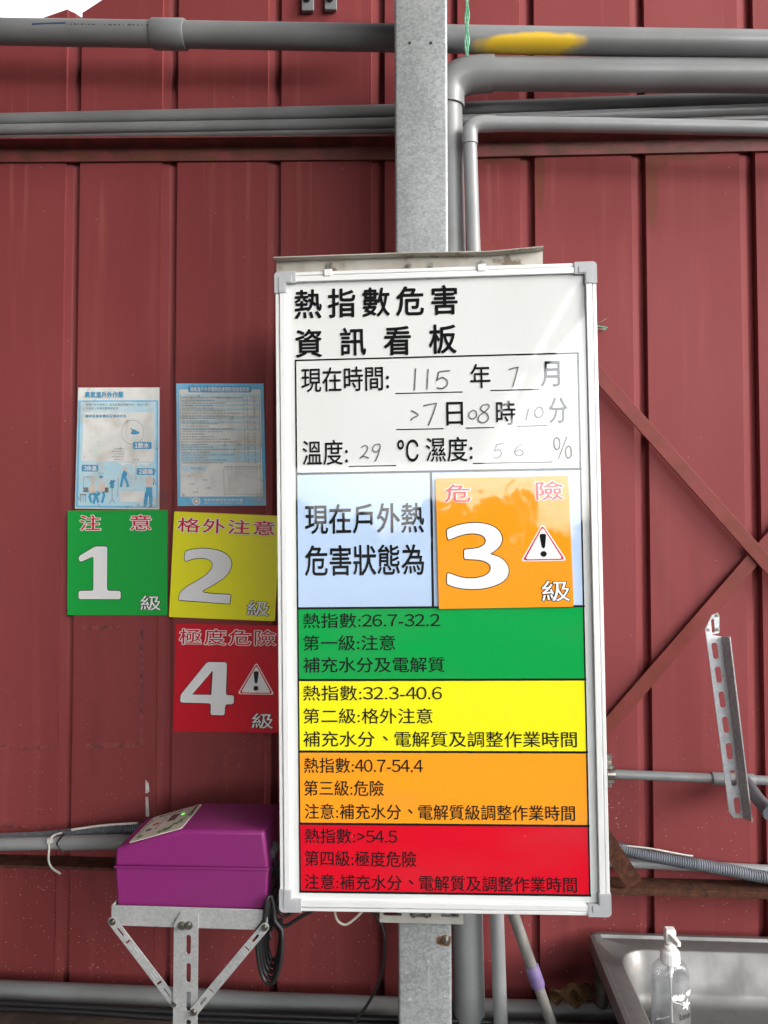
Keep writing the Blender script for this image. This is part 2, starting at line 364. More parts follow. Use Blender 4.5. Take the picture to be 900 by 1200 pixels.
# ------------------------------------------------------------------ lettering
GL = {}
def load_glyphs(chars):
    tmp = []
    for ch in sorted(set(chars)):
        c = bpy.data.curves.new('glyph', 'FONT'); c.body = chr(ord(ch)+0xFEE0) if ch.isdigit() or ch == '%' else ch
        c.size = 1; c.resolution_u = 3
        o = bpy.data.objects.new('glyph', c); COL.objects.link(o); tmp.append((ch, o, c))
    bpy.context.view_layer.update(); dg = bpy.context.evaluated_depsgraph_get()
    for ch, o, c in tmp:
        me = bpy.data.meshes.new_from_object(o.evaluated_get(dg))
        vs = [(v.co.x, v.co.y) for v in me.vertices]; fs = [tuple(p.vertices) for p in me.polygons]
        bpy.data.meshes.remove(me)
        adv = 1.0
        if vs and ord(ch) < 0x2000:
            x0 = min(v[0] for v in vs); x1 = max(v[0] for v in vs)
            adv = {'.':.27, ':':.27, '-':.36, '>':.6, '%':.9, ' ':.4}.get(ch, .56)
            if ch.isalpha(): adv = x1+.06
            else: vs = [(v[0]-(x0+x1)/2+adv/2, v[1]) for v in vs]
        if ch == '、': vs = [(v[0]+.36, v[1]+.34) for v in vs]
        GL[ch] = (vs, fs, adv)
    for ch, o, c in tmp: bpy.data.objects.remove(o); bpy.data.curves.remove(c)
ALLTEXT = ('熱指數危害資訊看板現在時間:年月日時分溫度℃濕度%現在戶外熱危害狀態為危險級熱指數:26.7-32.2第一級:注意補充水分及電解質32.3-40.6'
  '第二級:格外注意補充水分、電解質及調整作業時間40.7-54.4第三級:危險>54.5第四級極度危險注意格外高氣溫戶外作業飲水遮陽休息0123456789'
  '從事戶外作業勞工,營造業農業運輸外送道路修繕等請隨時留意身體狀況適時休息查核表預防措施對策項目是否已辦理危害陰涼處備註勞動部職業安全衛生署關心您Lotus')
load_glyphs(ALLTEXT)
def set_line(mb, text, fmap, bold=0.0, n=8, depth=0.0, track=0.0, fit=True, space=None):
    """lays text so that its ink fills 0..1 x 0..1 (x right, y up) and maps it with fmap(x, y, depth)"""
    vs, fs, x = [], [], 0
    for ch in text:
        if ch == ' ': x += space or .4; continue
        g = GL[ch]; k = len(vs)
        vs += [(a+x, b) for a, b in g[0]]; fs += [tuple(i+k for i in q) for q in g[1]]; x += g[2]+track
    x0, x1 = min(v[0] for v in vs), max(v[0] for v in vs); y0, y1 = min(v[1] for v in vs), max(v[1] for v in vs)
    sh = [(0, 0)] + ([(bold*math.cos(a*2*math.pi/n), bold*math.sin(a*2*math.pi/n)) for a in range(n)] if bold > 0 else [])
    for q, (dx, dy) in enumerate(sh):
        mb.add([fmap((a+dx-x0)/(x1-x0), (b+dy-y0)/(y1-y0), depth+q*1.6e-5) for a, b in vs], fs)
    return mb

# =================================================================== SETTING
g = MB().add([(-300,-300,0),(300,-300,0),(300,300,0),(-300,300,0)], [(0,1,2,3)]).build('ground', M['concrete']); g['kind'] = 'structure'
# open-sided shed roof the photographer stands under (its edge runs away from the wall, right of the board)
cb = MB(); cx0, cx1, cz = -9.0, 1.42, 3.82
xs = []; x = cx0
while x < cx1-.2: xs += [(x, 0), (x+.19, 0), (x+.205, .035), (x+.235, .035), (x+.25, 0)]; x += .25
top = []
for y in (-.6, -21.0): top.append([Vector((a, y, cz+b)) for a, b in xs])
k = len(xs); cb.add(top[0]+top[1], [(i, i+1, k+i+1, k+i) for i in range(k-1)])
roof = thing('canopy_roof', 'grey corrugated shed canopy overhead, mirrored in the whiteboard film', 'canopy', (cx0, -12, cz), kind='structure')
cb.build('roof_sheet', M['canopy'], roof)
ap = MB(); ap.box((cx0, -.62, cz-.012), (-.12, .34, cz-.006)); ap.build('roof_shade_sheet', M['canopy'], roof)  # unseen sheet added to shade the upper left of the wall
bm_ = MB()
for y in range(-20, 0, 4): bm_.box((cx0, y, cz-.16), (cx1-.1, y+.1, cz-.01))
bm_.box((cx1-.1, -21, cz-.14), (cx1, -.6, cz+.05))
bm_.build('purlin', M['grey_steel'], roof)
sw = thing('shade_wall', 'unseen dark corrugated wall added beyond the left edge for shade', 'wall', (-1.25, -2, 0), kind='structure')  # out of view, added to block sky light from the left
sb = MB(); ys = [-5.55+.2*i for i in range(30)]
pr = [(-1.25-(.03 if i % 2 else 0), y) for i, y in enumerate(ys)]
sb.add([(x, y, 0) for x, y in pr]+[(x, y, 3.78) for x, y in pr], [(i, i+1, 31+i, 30+i) for i in range(29)]); sb.build('shade_wall_sheet', mat('dark_shade_sheet', (.045,.04,.04), .7, col2=(.06,.05,.048), scale=4), sw)
nb = thing('side_light_blocker', 'unseen plain building standing to the right of the yard', 'blocker', (10, -20, 0), kind='structure')
MB().box((9, -40, 0), (13, -2.2, 3.6)).build('blocker_body', mat('plain_blocker', (.22,.21,.19), .9, col2=(.17,.16,.15), scale=1.5), nb)  # out-of-view block added to limit sky light from the right
# far treeline behind the photographer (only ever seen mirrored in the board)
tl = MB()
for i in range(9000):
    x = random.uniform(-90, 90); h = 3.6+1.5*math.sin(x*.35)+1.0*math.sin(x*.9+1)+.7*math.sin(x*2.3+2)
    z = h*math.sqrt(random.random()); y = -66+random.uniform(-3, 3)*(1-z/9)
    a = random.uniform(0, 6.28); s_ = random.uniform(.25, .6)
    d1 = Vector((math.cos(a), .5*math.sin(a*3), math.sin(a)))*s_; d2 = Vector((-math.sin(a), .5*math.cos(a*2), math.cos(a)))*s_
    c = Vector((x, y, z)); tl.add([c-d1, c-d2*.7, c+d1, c+d2*.7], [(0,1,2,3)])
tag(tl.build('far_treeline', M['foliage'], normals=False), 'distant band of trees mirrored in the board', 'trees', kind='stuff')

# =================================================================== WALL
WY = 0.36
wall = thing('sheet_metal_wall', 'dark red corrugated sheet metal wall behind the whiteboard', 'wall', (0, WY, 0))
ribs_px = [(-160,-142),(-43,-26),(75,92.5),(188,207),(313,329),(435,451),(520,537),(610,627.5),(741,758),(868,887),(1000,1018),(1120,1138)]
xz = lambda px: P(px, 300, WY).x
prof = []; last = xz(-320)
st = [(xz(-320), WY)]
for a, b in ribs_px:
    x0, x1 = xz(a), xz(b); wdt = x1-x0
    st += [(x0, WY), (x0+.0015, WY+.005), (x0+wdt*.46, WY+.008), (x0+wdt*.74, WY+.017), (x1-.0015, WY+.019), (x1, WY)]
st.append((xz(1260), WY))
tp = [(-320, 160), (-30, 48), (47, 22), (81, 10), (91, 15), (98, 14), (98.01, 5.5), (121, -1), (300, -52), (520, -110), (1300, -150)]
TP = [(P(a, b, WY).x, P(a, b, WY).z) for a, b in tp]
def topz(x):
    for (a, za), (b, zb) in zip(TP, TP[1:]):
        if a <= x <= b: return za+(zb-za)*(x-a)/(b-a+1e-9)
    return TP[-1][1]
zb = P(100, 1184, .27).z-.02
extra = [(x, WY if not any(xz(a) < x < xz(b) for a, b in ribs_px) else WY+.02) for x, _ in TP[2:8]]
st = sorted(st+[e for e in extra if e[1] == WY])
mb = MB()
for x, y in st: mb.v += [Vector((x, y, zb)), Vector((x, y, topz(x))), Vector((x, y+.012, topz(x)))]
n_ = len(st)
for i in range(n_-1):
    mb.f += [[3*i, 3*i+3, 3*i+4, 3*i+1], [3*i+1, 3*i+4, 3*i+5, 3*i+2]]
mb.build('wall_sheet', M['wall'], wall, smooth=25)
# marks on the wall sheet: tape residue, torn tape
mk = MB()
def patch(mb, a, b, c, d, Y, n=9, jag=.0012):
    e = [P(*a, Y), P(*b, Y)], [P(*d, Y), P(*c, Y)]
    t_ = [e[0][0].lerp(e[0][1], i/n)+Vector((0,0,random.uniform(-jag, jag))) for i in range(n+1)]
    b_ = [e[1][0].lerp(e[1][1], i/n)+Vector((0,0,random.uniform(-jag, jag))) for i in range(n+1)]
    mb.add(t_+b_, [(i, i+1, n+2+i, n+1+i) for i in range(n)])
for q in [((-8,873),(12,872),(12,878),(-8,879)), ((28,875),(62,873),(62,878),(28,879)), ((101,871),(161,870),(161,876),(101,877)), ((94,733),(140,733),(140,738),(94,738)), ((0,965),(62,968),(62,972),(0,970))]:
    patch(mk, *q, WY-.0008)
patch(mk, (164,735),(168,735),(167,875),(164,875), WY-.0008, 3)
mk.build('tape_residue', M['residue'], wall, normals=False)
tp_ = MB()
patch(tp_, (170.5,914),(174.5,918),(175,928),(170.5,930), WY-.001); patch(tp_, (170.5,934),(173.5,934),(175,957),(171,957), WY-.001)
tp_.build('torn_tape', M['tape'], wall, normals=False)
# plinth under the wall
pz = P(100, 1184, .27).z
pl = MB().box((-3, .20, 0), (3, .52, pz)); tag(pl.build('plinth', M['plinth'], bevel=.01), 'low dark dirty plinth under the metal wall', 'plinth')

cr_ = random.Random(11); chips = MB()
for cx_, cy_, sx_, sy_, n__ in ((118,1110,9,12,9),(110,1136,9,8,6),(45,1036,14,12,8),(28,1042,6,14,4),(722,935,10,14,9),(728,965,9,12,6),(768,1005,9,10,5),(655,1118,12,12,6),(780,940,14,20,5),(60,1085,30,30,5),(860,1000,20,16,4)):
    for k in range(n__):
        x_, y_ = cr_.gauss(cx_, sx_*.6), cr_.gauss(cy_, sy_*.6)
        if any(a-2 < x_ < b+3 for a, b in ribs_px): continue
        r_ = cr_.uniform(.35, 1.3); el = cr_.uniform(.4, 1); a0 = cr_.uniform(0, 3)
        chips.flat([[P(x_+r_*math.cos(q)*cr_.uniform(.7,1.2), y_+r_*el*math.sin(q+a0)*cr_.uniform(.7,1.2), WY-.0006) for q in [j*.898 for j in range(7)]]])
chips.build('paint_chips', mat('pale_chip', (.42,.36,.33), .7, col2=(.30,.20,.18), scale=200), wall, normals=False)
# =================================================================== GIRTS AND BRACES
def girt(name, label, p0, p1, zt0, h, m, group):
    """angle iron against the wall; zt0: pixel rows of its front edge at both ends, h: pixel height down to the foot of its wall leg"""
    t = thing(name, label, 'steel beam', P((p0+p1)/2, zt0[0], .33), group)
    def sec(px, pt, pb):
        a, b = P(px, pt, .308), P(px, pb, .35)
        return [Vector((a.x, y, z)) for y, z in [(.308,a.z),(.3585,a.z),(.3585,b.z),(.353,b.z),(.353,a.z-.005),(.308,a.z-.005)]]
    MB().loft([sec(p0, zt0[0], zt0[0]+h), sec(p1, zt0[1], zt0[1]+h)], True, True).build('beam', m, t, bevel=.0008)
    return t
girt('steel_girt', 'dark red steel beam under the stacked pipes, left of the column', -160, 474, (161.5, 157), 29, M['girt'], 'horizontal wall beams')
girt('steel_girt', 'dark red steel beam with rusty lower edge, upper right of the column', 510, 1080, (154, 142), 30, M['girt'], 'horizontal wall beams')
def lowgirt(label, p0, p1, f0, f1, lip):
    t = thing('steel_girt', label, 'steel beam', P((p0+p1)/2, f0, .22), 'horizontal wall beams')
    def sec(px, pf):
        a = P(px, pf, .300); b = P(px, pf+lip, .300)
        return [Vector((a.x, y, z)) for y, z in [(.300,a.z),(.3585,a.z),(.3585,a.z-.005),(.305,a.z-.005),(.305,b.z),(.300,b.z)]]
    MB().loft([sec(p0, f0), sec(p1, f1)], True, True).build('beam', M['rust'], t, bevel=.001)
lowgirt('rusty dark beam crossing behind the purple box', -160, 474, 1009, 1027, 3.5)
lowgirt('rusty beam with flaking red edge above the sink', 516, 1080, 1035, 1051, 8)

def brace(name, label, a, b, wpx, Y, th, m, extra=None):
    t = thing(name, label, 'steel brace', P((a[0]+b[0])/2, (a[1]+b[1])/2, Y), 'diagonal wall braces')
    A, B = P(*a, Y), P(*b, Y); d = (B-A).normalized(); nn = Vector((-d.z, 0, d.x))*(wpx*.5*(Y+CD)/F)
    MB().prism([[A-nn, B-nn, B+nn, A+nn]], (0, th, 0)).build('flat_bar', m, t, bevel=.001)
    return t
brace('diagonal_brace', 'red flat bar brace falling from the column to the right edge', (520, 235), (960, 729), 16, .336, .005, M['bar'])
brace('diagonal_brace', 'red flat bar brace rising from behind the board, crossed over by another', (600, 980), (960, 567), 16, .3425, .005, M['bar'])
brace('diagonal_brace', 'short brown rusty brace footed on the lower right beam', (664, 913), (744, 1037), 20, .290, .006, M['rust'])

# =================================================================== COLUMN
c_t = thing('steel_column', 'galvanised steel column behind the whiteboard', 'column', (P(497, 600, .04).x, .12, 0))
cyf, cyb = .040, .200
cl = lambda py: P(462+5*py/1200, py, cyf).x
cr = lambda py: P(524+5.5*py/1200, py, cyf).x
zt, zb2 = P(495, -120, cyf).z, 0.0
TT, BB = -120, 1600
def colsec(py, z):
    x0, x1 = cl(py), cr(py); r = .006
    pts = rounded([(x0, cyb), (x0, cyf), (x1, cyf), (x1, cyb)], r, 4)
    return [Vector((p.x, p.y, z)) for p in pts]
galm = galv('galvanised_column', (.22,.235,.238), (.44,.46,.465), .36, 230)
layer(galm, (.62,.63,.63), scale=70, lo=.68, hi=.74, amount=.8, zr=(1.3, 1.0))
layer(galm, (.16,.165,.17), scale=7, lo=.48, hi=.75, amount=.45, stretch=(1,1,.22))
layer(galm, (.60,.61,.62), scale=30, lo=.62, hi=.72, amount=.35, stretch=(1,1,.12))
bz = P(523, 1101, cyf)
zlow = P(498, 1700, cyf).z
spot(galm, (.13,.06,.022), (bz.x-ORG[c_t].x-.004, bz.y-ORG[c_t].y, bz.z-ORG[c_t].z-.002), (.016,.05,.011), .45, 90)
MB().loft([colsec(1700, zlow), colsec(-120, zt)], True, True).build('channel', galm, c_t, smooth=30)
def bolt(mb, p, r, h=.006, washer=True, n=6, hexa=True):
    p = Vector(p)
    if washer: mb.tube([p, p-Vector((0, .0015, 0))], r*1.55, 20)
    mb.tube([p-Vector((0,.0015,0)), p-Vector((0,h,0))], r, 6 if hexa else 16)
b = MB(); bolt(b, bz, .0048); b.tube([bz-Vector((0,.006,0)), bz-Vector((0,.011,0))], .0028, 10); b.build('bolt', M['zinc_bolt'], c_t, smooth=30)
b = MB()
for px in (480, 505): p = P(px, 50.5, cyf); b.tube([p+Vector((0,.002,0)), p-Vector((0,.0006,0))], .0028, 14)
b.build('bolt_hole', M['cable'], c_t)

# =================================================================== PIPES
def pipe(label, pts, dpx, m, n=24, cat='pipe', name='pipe', group=None, couplings=(), smooth=60):
    """straight or bent pipe through (px, py, Y) points, dpx: diameter in pixels"""
    W = [P(*p) for p in pts]; rad = dpx*.5*(pts[0][2]+CD)/F
    t = thing(name, label, cat, W[0], group)
    MB().tube(W, rad, n).build('tube', m, t, smooth=smooth)
    for a, b, k in couplings:
        A, B = P(*a), P(*b); d = (B-A).normalized()
        MB().tube([A, A+d*.003, B-d*.003, B], [rad*(k-.05), rad*k, rad*k, rad*(k-.05)], n).build('coupling', m, t, smooth=60)
    return t, rad
G1 = 'grey pipes along the top of the wall'
def seg(a, b, x, Y): return (x, a[1]+(b[1]-a[1])*(x-a[0])/(b[0]-a[0]), Y)
# top pipe passing behind the column, yellow paint smear on its right half
big = mat('grey_pvc_painted', (.225,.232,.236), .32, col2=(.185,.191,.193), scale=6, rvar=.12)
A0, A1 = (-140, 34.7), (1050, 54.5)
t0 = P(*A0, .24)
ys = P(622, 47.5, .211)
layer(big, (.42,.42,.40), 'VORO', scale=55, lo=.07, hi=.03, amount=.6)
spot(big, (.76,.49,.03), tuple(ys-t0), (.118,.2,.020), .28, 22)
TOP_PIPE, _ = pipe('long grey pipe with yellow paint smear, topmost, passing behind the column', [(*A0, .24), (*A1, .24)], 30, big, 32, group=G1,
     couplings=[(seg(A0, A1, 179, .24), seg(A0, A1, 218, .24), 1.16)])
pm = MB(); pb = MB(); Yp = .24-.028
for a_, b_ in [(78+k*4.2, 79.2+k*4.2+2.4*((k*7) % 5)/5) for k in range(9)]+[(122+k*5.5, 123.4+k*5.5+3.2*((k*3) % 4)/4) for k in range(10)]:
    p_, q_ = P(a_, 26.4+a_*.0135, Yp-.0012), P(b_, 29.2+a_*.0135, Yp+.0012); pm.add([p_, Vector((q_.x, p_.y, p_.z)), q_, Vector((p_.x, q_.y, q_.z))], [(0,1,2,3)])
p_, q_ = P(37, 27.2, Yp-.0008), P(77, 28.8, Yp+.0006); pb.add([p_, Vector((q_.x, p_.y, p_.z-.0004)), q_, Vector((p_.x, q_.y, q_.z))], [(0,1,2,3)])
pm.build('printed_marks', mat('faded_grey_print', (.07,.075,.08), .5), TOP_PIPE, normals=False); pb.build('printed_line', mat('faded_blue_print', (.04,.06,.16), .5), TOP_PIPE, normals=False)
def arc(c0, corner, c1, n=8):
    c0, corner, c1 = Vector(c0), Vector(corner), Vector(c1)
    return [c0*(1-t)**2+corner*2*t*(1-t)+c1*t*t for t in [i/n for i in range(n+1)]]
def bentpipe(label, hpts, vpts, dpx, Y, Ys, m, ext):
    """horizontal run hpts (right to the elbow) then vertical run vpts, with a fitted elbow"""
    W = [P(*p, Y) for p in hpts]; V = [P(*p, Y) for p in vpts]
    rad = dpx*.5*(Y+CD)/F
    t = thing('pipe', label, 'pipe', V[-1], G1)
    MB().tube(W, rad, 28).build('tube', m, t, smooth=60)
    MB().tube(V, rad*.98, 28).build('tube', m, t, smooth=60)
    c0, c1 = W[-1], V[0]
    dh, dv = (W[-1]-W[-2]).normalized(), (V[1]-V[0]).normalized()
    corner = Vector((c1.x, Y, c0.z))
    bend = arc(c0+dh*.0, corner, c1, 10)
    MB().tube([c0-dh*.03*ext, c0-dh*.0005]+bend[1:-1]+[c1+dv*.0005, c1+dv*.03*ext], rad*1.13, 28).build('elbow', m, t, smooth=60)
bentpipe('thickest grey pipe turning down beside the column through an elbow', [(1050, 90), (566, 86.5)], [(523.5, 116), (551, 1230), (556,1500)], 37, .265, 0, M['pvc'], .75)
bentpipe('slim light grey pipe with a small elbow right of the column', [(1050, 154), (700, 146.5), (568, 145)], [(550.5, 158), (587, 1210), (597,1500)], 16.5, .225, 0, M['pvc_light'], .75)
A = (-140, 144.2); B = (1050, 109.7)
pipe('thin grey pipe, highest of the three stacked on the beam', [(-140,143.5,.337), (0,141,.337), (450,131,.337), (900,115,.337), (1050,109,.337)], 16, M['pvc'], 20, group=G1)
pipe('thin grey pipe, middle of the three stacked on the beam', [(-140,154.5,.324), (0,152.5,.324), (450,145,.324), (900,128.5,.324), (1050,123,.324)], 13.5, M['pvc'], 20, group=G1)
pipe('thin grey pipe lying directly on the beam, lowest of three stacked', [(-140,160,.333), (0,158.5,.333), (450,153.5,.333), (900,139.5,.333), (1050,135,.333)], 11.5, M['pvc'], 20, group=G1, couplings=[((688,146,.333),(712,145,.333),1.2)])
# low runs
pipe('smooth grey pipe tied beside ribbed conduit, left of the purple box', [(-140,995,.262), (0,989.5,.262), (160,986,.262), (330,991,.262), (480,1000,.29)], 15, M['pvc'], 20, couplings=[((74,988,.262),(146,986.3,.262),1.14)])
pipe('grey pipe running behind the foot of the column near the bottom', [(-140,1155,.30), (0,1160,.30), (200,1168,.30), (300,1174,.30), (460,1180,.30), (580,1182.5,.30), (690,1186,.30), (1050,1196,.30)], 21, M['pvc'], 24)
t, r_ = pipe('slim grey pipe clipped right of the board behind the slotted angle', [(560,900,.318), (715,907,.318), (834,912,.318), (1050,921,.318)], 10.5, M['pvc'], 20, couplings=[((834,912,.318),(884,914.3,.318),1.35)])
sd_ = MB(); a = P(711, 907, .318); bb = P(720, 907.3, .318)
sd_.tube([a, bb], r_*1.25, 20)
for dz in (.026, -.026): sd_.box((a.x, .343, a.z+dz-.011), (bb.x, .346, a.z+dz+.011)); sd_.tube([(a.x+.008, .343, a.z+dz), (a.x+.008, .338, a.z+dz)], .005, 8)
sd_.box((a.x, .320, a.z-.02), (bb.x, .346, a.z+.02))
sd_.build('saddle_clip', M['zinc_bolt'], t, smooth=40)
pipe('smooth light grey pipe under the ribbed conduit, above the sink', [(560,1004,.343), (735,1011,.343), (900,1019.5,.343), (1050,1028,.343)], 11, M['pvc_light'], 20)
pipe('dark grey pipe stub pointing down past the slotted angle', [(872,914,.30), (888,936,.23), (903,953,.17)], 14, M['pvc_dark'], 20, couplings=[((899,948.5,.186),(903.5,953.5,.168),1.2)])
def ribbed(label, pts, dpx, m):
    W = curve([P(*p) for p in pts], 60); rad = dpx*.5*(pts[0][2]+CD)/F
    L = [0]
    for a, b in zip(W, W[1:]): L.append(L[-1]+(b-a).length)
    pit = .0052; pp, rr = [], []; s = 0; i = 0
    while s < L[-1]:
        while L[i+1] < s: i += 1
        p = W[i].lerp(W[i+1], (s-L[i])/(L[i+1]-L[i]))
        ph = (s/pit) % 1
        pp.append(p); rr.append(rad*(1.0 if ph < .52 else .78)); s += pit/6
    t = thing('ribbed_conduit', label, 'conduit', W[0], 'ribbed flexible conduits')
    MB().tube(pp, rr, 18).build('ribbed_tube', m, t, smooth=50)
ribbed('dark ribbed conduit behind the smooth pipe, left of the purple box', [(-140,986,.300), (0,983,.300), (60,980,.300), (165,971,.300), (330,975,.300)], 13, M['pvc_dark'])
m_rib = mat('grey_ribbed_conduit', (.20,.22,.25), .5, col2=(.16,.175,.20), scale=30)
ribbed('grey ribbed flexible conduit sloping down to the right above the sink', [(640,972,.322), (722,993,.322), (760,1002.5,.322), (850,1019,.322), (900,1028.5,.322), (1050,1050,.322)], 13.5, m_rib)
# pale strips on the conduits
s_ = MB(); W = [P(84,972.5,.285), P(120,967.5,.285), P(161,964.5,.285)]; s_.tube(curve(W, 6), .0028, 8)
tag(s_.build('white_strip', M['tape'], smooth=60), 'thin white strip along the left ribbed conduit', 'strip')
s_ = MB(); W = [P(724,990.5,.318), P(760,994,.318), P(800,1001.5,.318), P(812,1003,.318)]; s_.tube(curve(W, 6), .0020, 8)
tag(s_.build('white_strip', M['tape'], smooth=60), 'thin white plastic strip lying on the right ribbed conduit', 'strip')
# cable tie
ct = MB(); W = [P(72,976,.285), P(63,979,.255), P(58,985,.248), P(57.5,996,.246), P(57,1008,.244), P(61,1017,.24), P(71,1024,.235)]
ct.tube(curve(W, 8), .0024, 8); hd = P(58.5,985,.247); ct.box(hd-Vector((.005,.004,.005)), hd+Vector((.005,.004,.005)))
tag(ct.build('cable_tie', M['tie'], smooth=60), 'white nylon tie with a loose tail round the left conduits', 'cable tie')
ct = MB(); W = [P(75,978,.285), P(70,983,.25), P(67,990,.248), P(75,999,.25)]; ct.tube(curve(W, 8), .002, 8)
tag(ct.build('wire_tie', M['cable'], smooth=60), 'thin black wire twisted round the left pipe', 'wire')
# metal tabs at the top
for i, (x0, x1) in enumerate(((353, 367), (380, 394))):
    t = thing('metal_tab', ('grey metal tab at the top edge, left one of a pair' if i == 0 else 'grey metal tab at the top edge, right one of a pair, nearer the column'), 'bracket', P(x0, 0, .33), 'metal tabs on the upper wall')
    a, b = P(x0, -14, .34), P(x1, 10 if i == 0 else 9, .34)
    MB().box((a.x, .345, b.z), (b.x, .357, a.z)).build('plate', M['grey_steel'], t, bevel=.0015)
    c = P((x0+x1)/2, -1, .344); bm = MB(); bolt(bm, c, .005); bm.build('bolt', M['cable'], t)
# green twine
tw = MB()
for k in range(3):
    W = [P(546+k*1.3+math.sin(j*1.7+k*2)*1.0, -30+j*8, .196 if j < 12 else .20) for j in range(13)]
    tw.tube(curve(W, 4), .0022, 8)
tag(tw.build('green_twine', M['twine'], smooth=60), 'green twine hanging over the top pipe beside the column', 'twine')
tw = MB()
for pts in ([(688,380),(700,382),(712,384)], [(690,384),(702,386),(711,385)], [(690,388),(700,386),(710,386.5)], [(690,376),(703,377.5),(711,373)]):
    tw.tube(curve([P(x, y, .345) for x, y in pts], 4), .0016 if pts[0][1] > 379 else .0006, 6)
tag(tw.build('green_twine', M['twine'], smooth=60), 'frayed green twine end poking out right of the board', 'twine')

# =================================================================== WHITEBOARD
cor = [P(323,321,0), P(697,309,0), P(715,1072,0), P(329,1065,0)]
BC = sum(cor, Vector((0,0,0)))/4
RO = -.0128; BW, BH = .6033, 1.1965
board = thing('whiteboard', 'tall whiteboard with coloured heat index bands, hung on the column', 'whiteboard', BC, rot=(0, RO, 0))
def B(px, py):
    d = P(px, py, 0)-BC; c, s = math.cos(-RO), math.sin(-RO)
    return (d.x*c+d.z*s, -d.x*s+d.z*c)
R4 = lambda x, y: (320+x/2.25, 280+y/2.25)
R5 = lambda x, y: (320+x/2.25, 540+y/2.25)
R6 = lambda x, y: (320+x/2.25, 800+y/2.25)
hw, hh = BW/2, BH/2
def bq(u0, v0, u1, v1, d): return [(u0, d, v0), (u1, d, v0), (u1, d, v1), (u0, d, v1)]
MB().box((-hw+.012, -.0010, -hh+.012), (hw-.012, .012, hh-.012)).build('panel', M['white'], board, local=True)
fr = MB(); fw = .0195
for sx in (-1, 1):
    X = sx*hw
    fr.box((X, -.0060, -hh+.03), (X-sx*.0070, .018, hh-.03)); fr.box((X-sx*.0082, -.0078, -hh+.03), (X-sx*fw, .014, hh-.03)); fr.box((X-sx*.0065, -.0030, -hh+.03), (X-sx*.0090, .012, hh-.03))
for sz in (-1, 1):
    Z = sz*hh
    fr.box((-hw+.03, -.0060, Z), (hw-.03, .018, Z-sz*.0070)); fr.box((-hw+.03, -.0078, Z-sz*.0082), (hw-.03, .014, Z-sz*fw)); fr.box((-hw+.03, -.0030, Z-sz*.0065), (hw-.03, .012, Z-sz*.0090))
fr.build('frame', M['alu'], board, local=True, bevel=.0012)
for sx in (-1, 1):
    for sz in (-1, 1):
        o_, a_ = .0012, .040
        pts = [(hw+o_, hh+o_), (hw-a_, hh+o_), (hw-a_, hh-fw-.002), (hw-fw-.002, hh-fw-.002), (hw-fw-.002, hh-a_), (hw+o_, hh-a_)]
        q = rounded(pts[:1], 1) if False else [(hw+o_-.008*(1-math.cos(t)), hh+o_-.008*(1-math.sin(t))) for t in [i*math.pi/12 for i in range(7)]] + pts[1:]
        cb_ = MB().prism([[(sx*x, -.0088, sz*y) for x, y in q]], (0, .028, 0))
        pts2 = [(hw-.0078, hh-.0078), (hw-a_+.008, hh-.0078), (hw-a_+.008, hh-fw), (hw-fw, hh-fw), (hw-fw, hh-a_+.001), (hw-.0078, hh-a_+.001)]
        cb_.prism([[(sx*x, -.0102, sz*y) for x, y in pts2]], (0, .003, 0))
        cb_.build('corner_cap', M['capgrey'], board, local=True, bevel=.0010)
# printed fields and rules
uL = (B(*R4(58,323))[0]+B(*R6(74,552))[0])/2; uR = (B(*R4(803,300))[0]+B(*R6(836,557))[0])/2
V = [B(*R4(430,311))[1], B(*R5(430,28))[1], B(*R5(440,386))[1], B(*R5(440,577))[1], B(*R6(450,182))[1], B(*R6(450,374))[1], B(*R6(455,555))[1]]
uM = B(*R5(419,200))[0]
for i, (k, nm) in enumerate((('b_blue','status_field'), ('b_green','level_band'), ('b_yellow','level_band'), ('b_orange','level_band'), ('b_red','level_band'))):
    o = MB().add(bq(uL, V[i+2], uR, V[i+1], -.0014), [(0,1,2,3)]).build(nm, M[k], board, local=True)
    o['label'] = ('pale blue status field', 'green level one band', 'yellow level two band', 'orange level three band', 'red level four band')[i]
ru = MB(); T1, T2 = .0028, .0042
def rule(u0, v0, u1, v1, d): ru.add(bq(min(u0,u1), min(v0,v1), max(u0,u1), max(v0,v1), d), [(0,1,2,3)])
rule(uL-T1/2, V[0]+T1/2, uR+T1/2, V[0]-T1/2, -.0017)
for i in range(1, 7): rule(uL-T1/2, V[i]+T2/2, uR+T2/2, V[i]-T2/2, -.0017-.00001*i)
rule(uL-T1/2, V[0], uL+T1/2, V[6], -.0018); rule(uR-T1/2, V[0], uR+T1/2, V[6], -.0018); rule(uM-T2/2, V[1], uM+T2/2, V[2], -.0018)
def und(x0, x1, y, Rf):
    a = B(*Rf(x0, y)); b = B(*Rf(x1, y)); rule(a[0], a[1]+.0010, b[0], a[1]-.0010, -.0016)
for x0, x1, y in ((323,500,408),(573,702,400),(325,450,503),(508,583,499),(643,722,494),(200,325,600),(527,737,592)): und(x0, x1, y, R4)
ru.build('rule_lines', M['black'], board, local=True, normals=False)
def btext(rows, name, m):
    for Rf, text, x0, x1, yt, yb, bold, track in rows:
        mb = MB()
        u0, v1 = B(*Rf(x0, yt)); u1 = B(*Rf(x1, yt))[0]; v0 = B(*Rf(x0, yb))[1]
        set_line(mb, text, lambda s, t, d, u0=u0, u1=u1, v0=v0, v1=v1: (u0+(u1-u0)*s, -.0020-d, v0+(v1-v0)*t), bold, 8, 0, track)
        mb.build(name, m, board, local=True, normals=False)
btext([(R4,'熱指數危害',58,485,136,211,.018,.18), *[(R4,c_,a_,b_,t_,u_,.018,0) for c_,a_,b_,t_,u_ in (('資',60,128,241,313),('訊',178,244,236,308),('看',293,362,233,307),('板',412,482,228,303))]], 'title_lettering', M['black'])
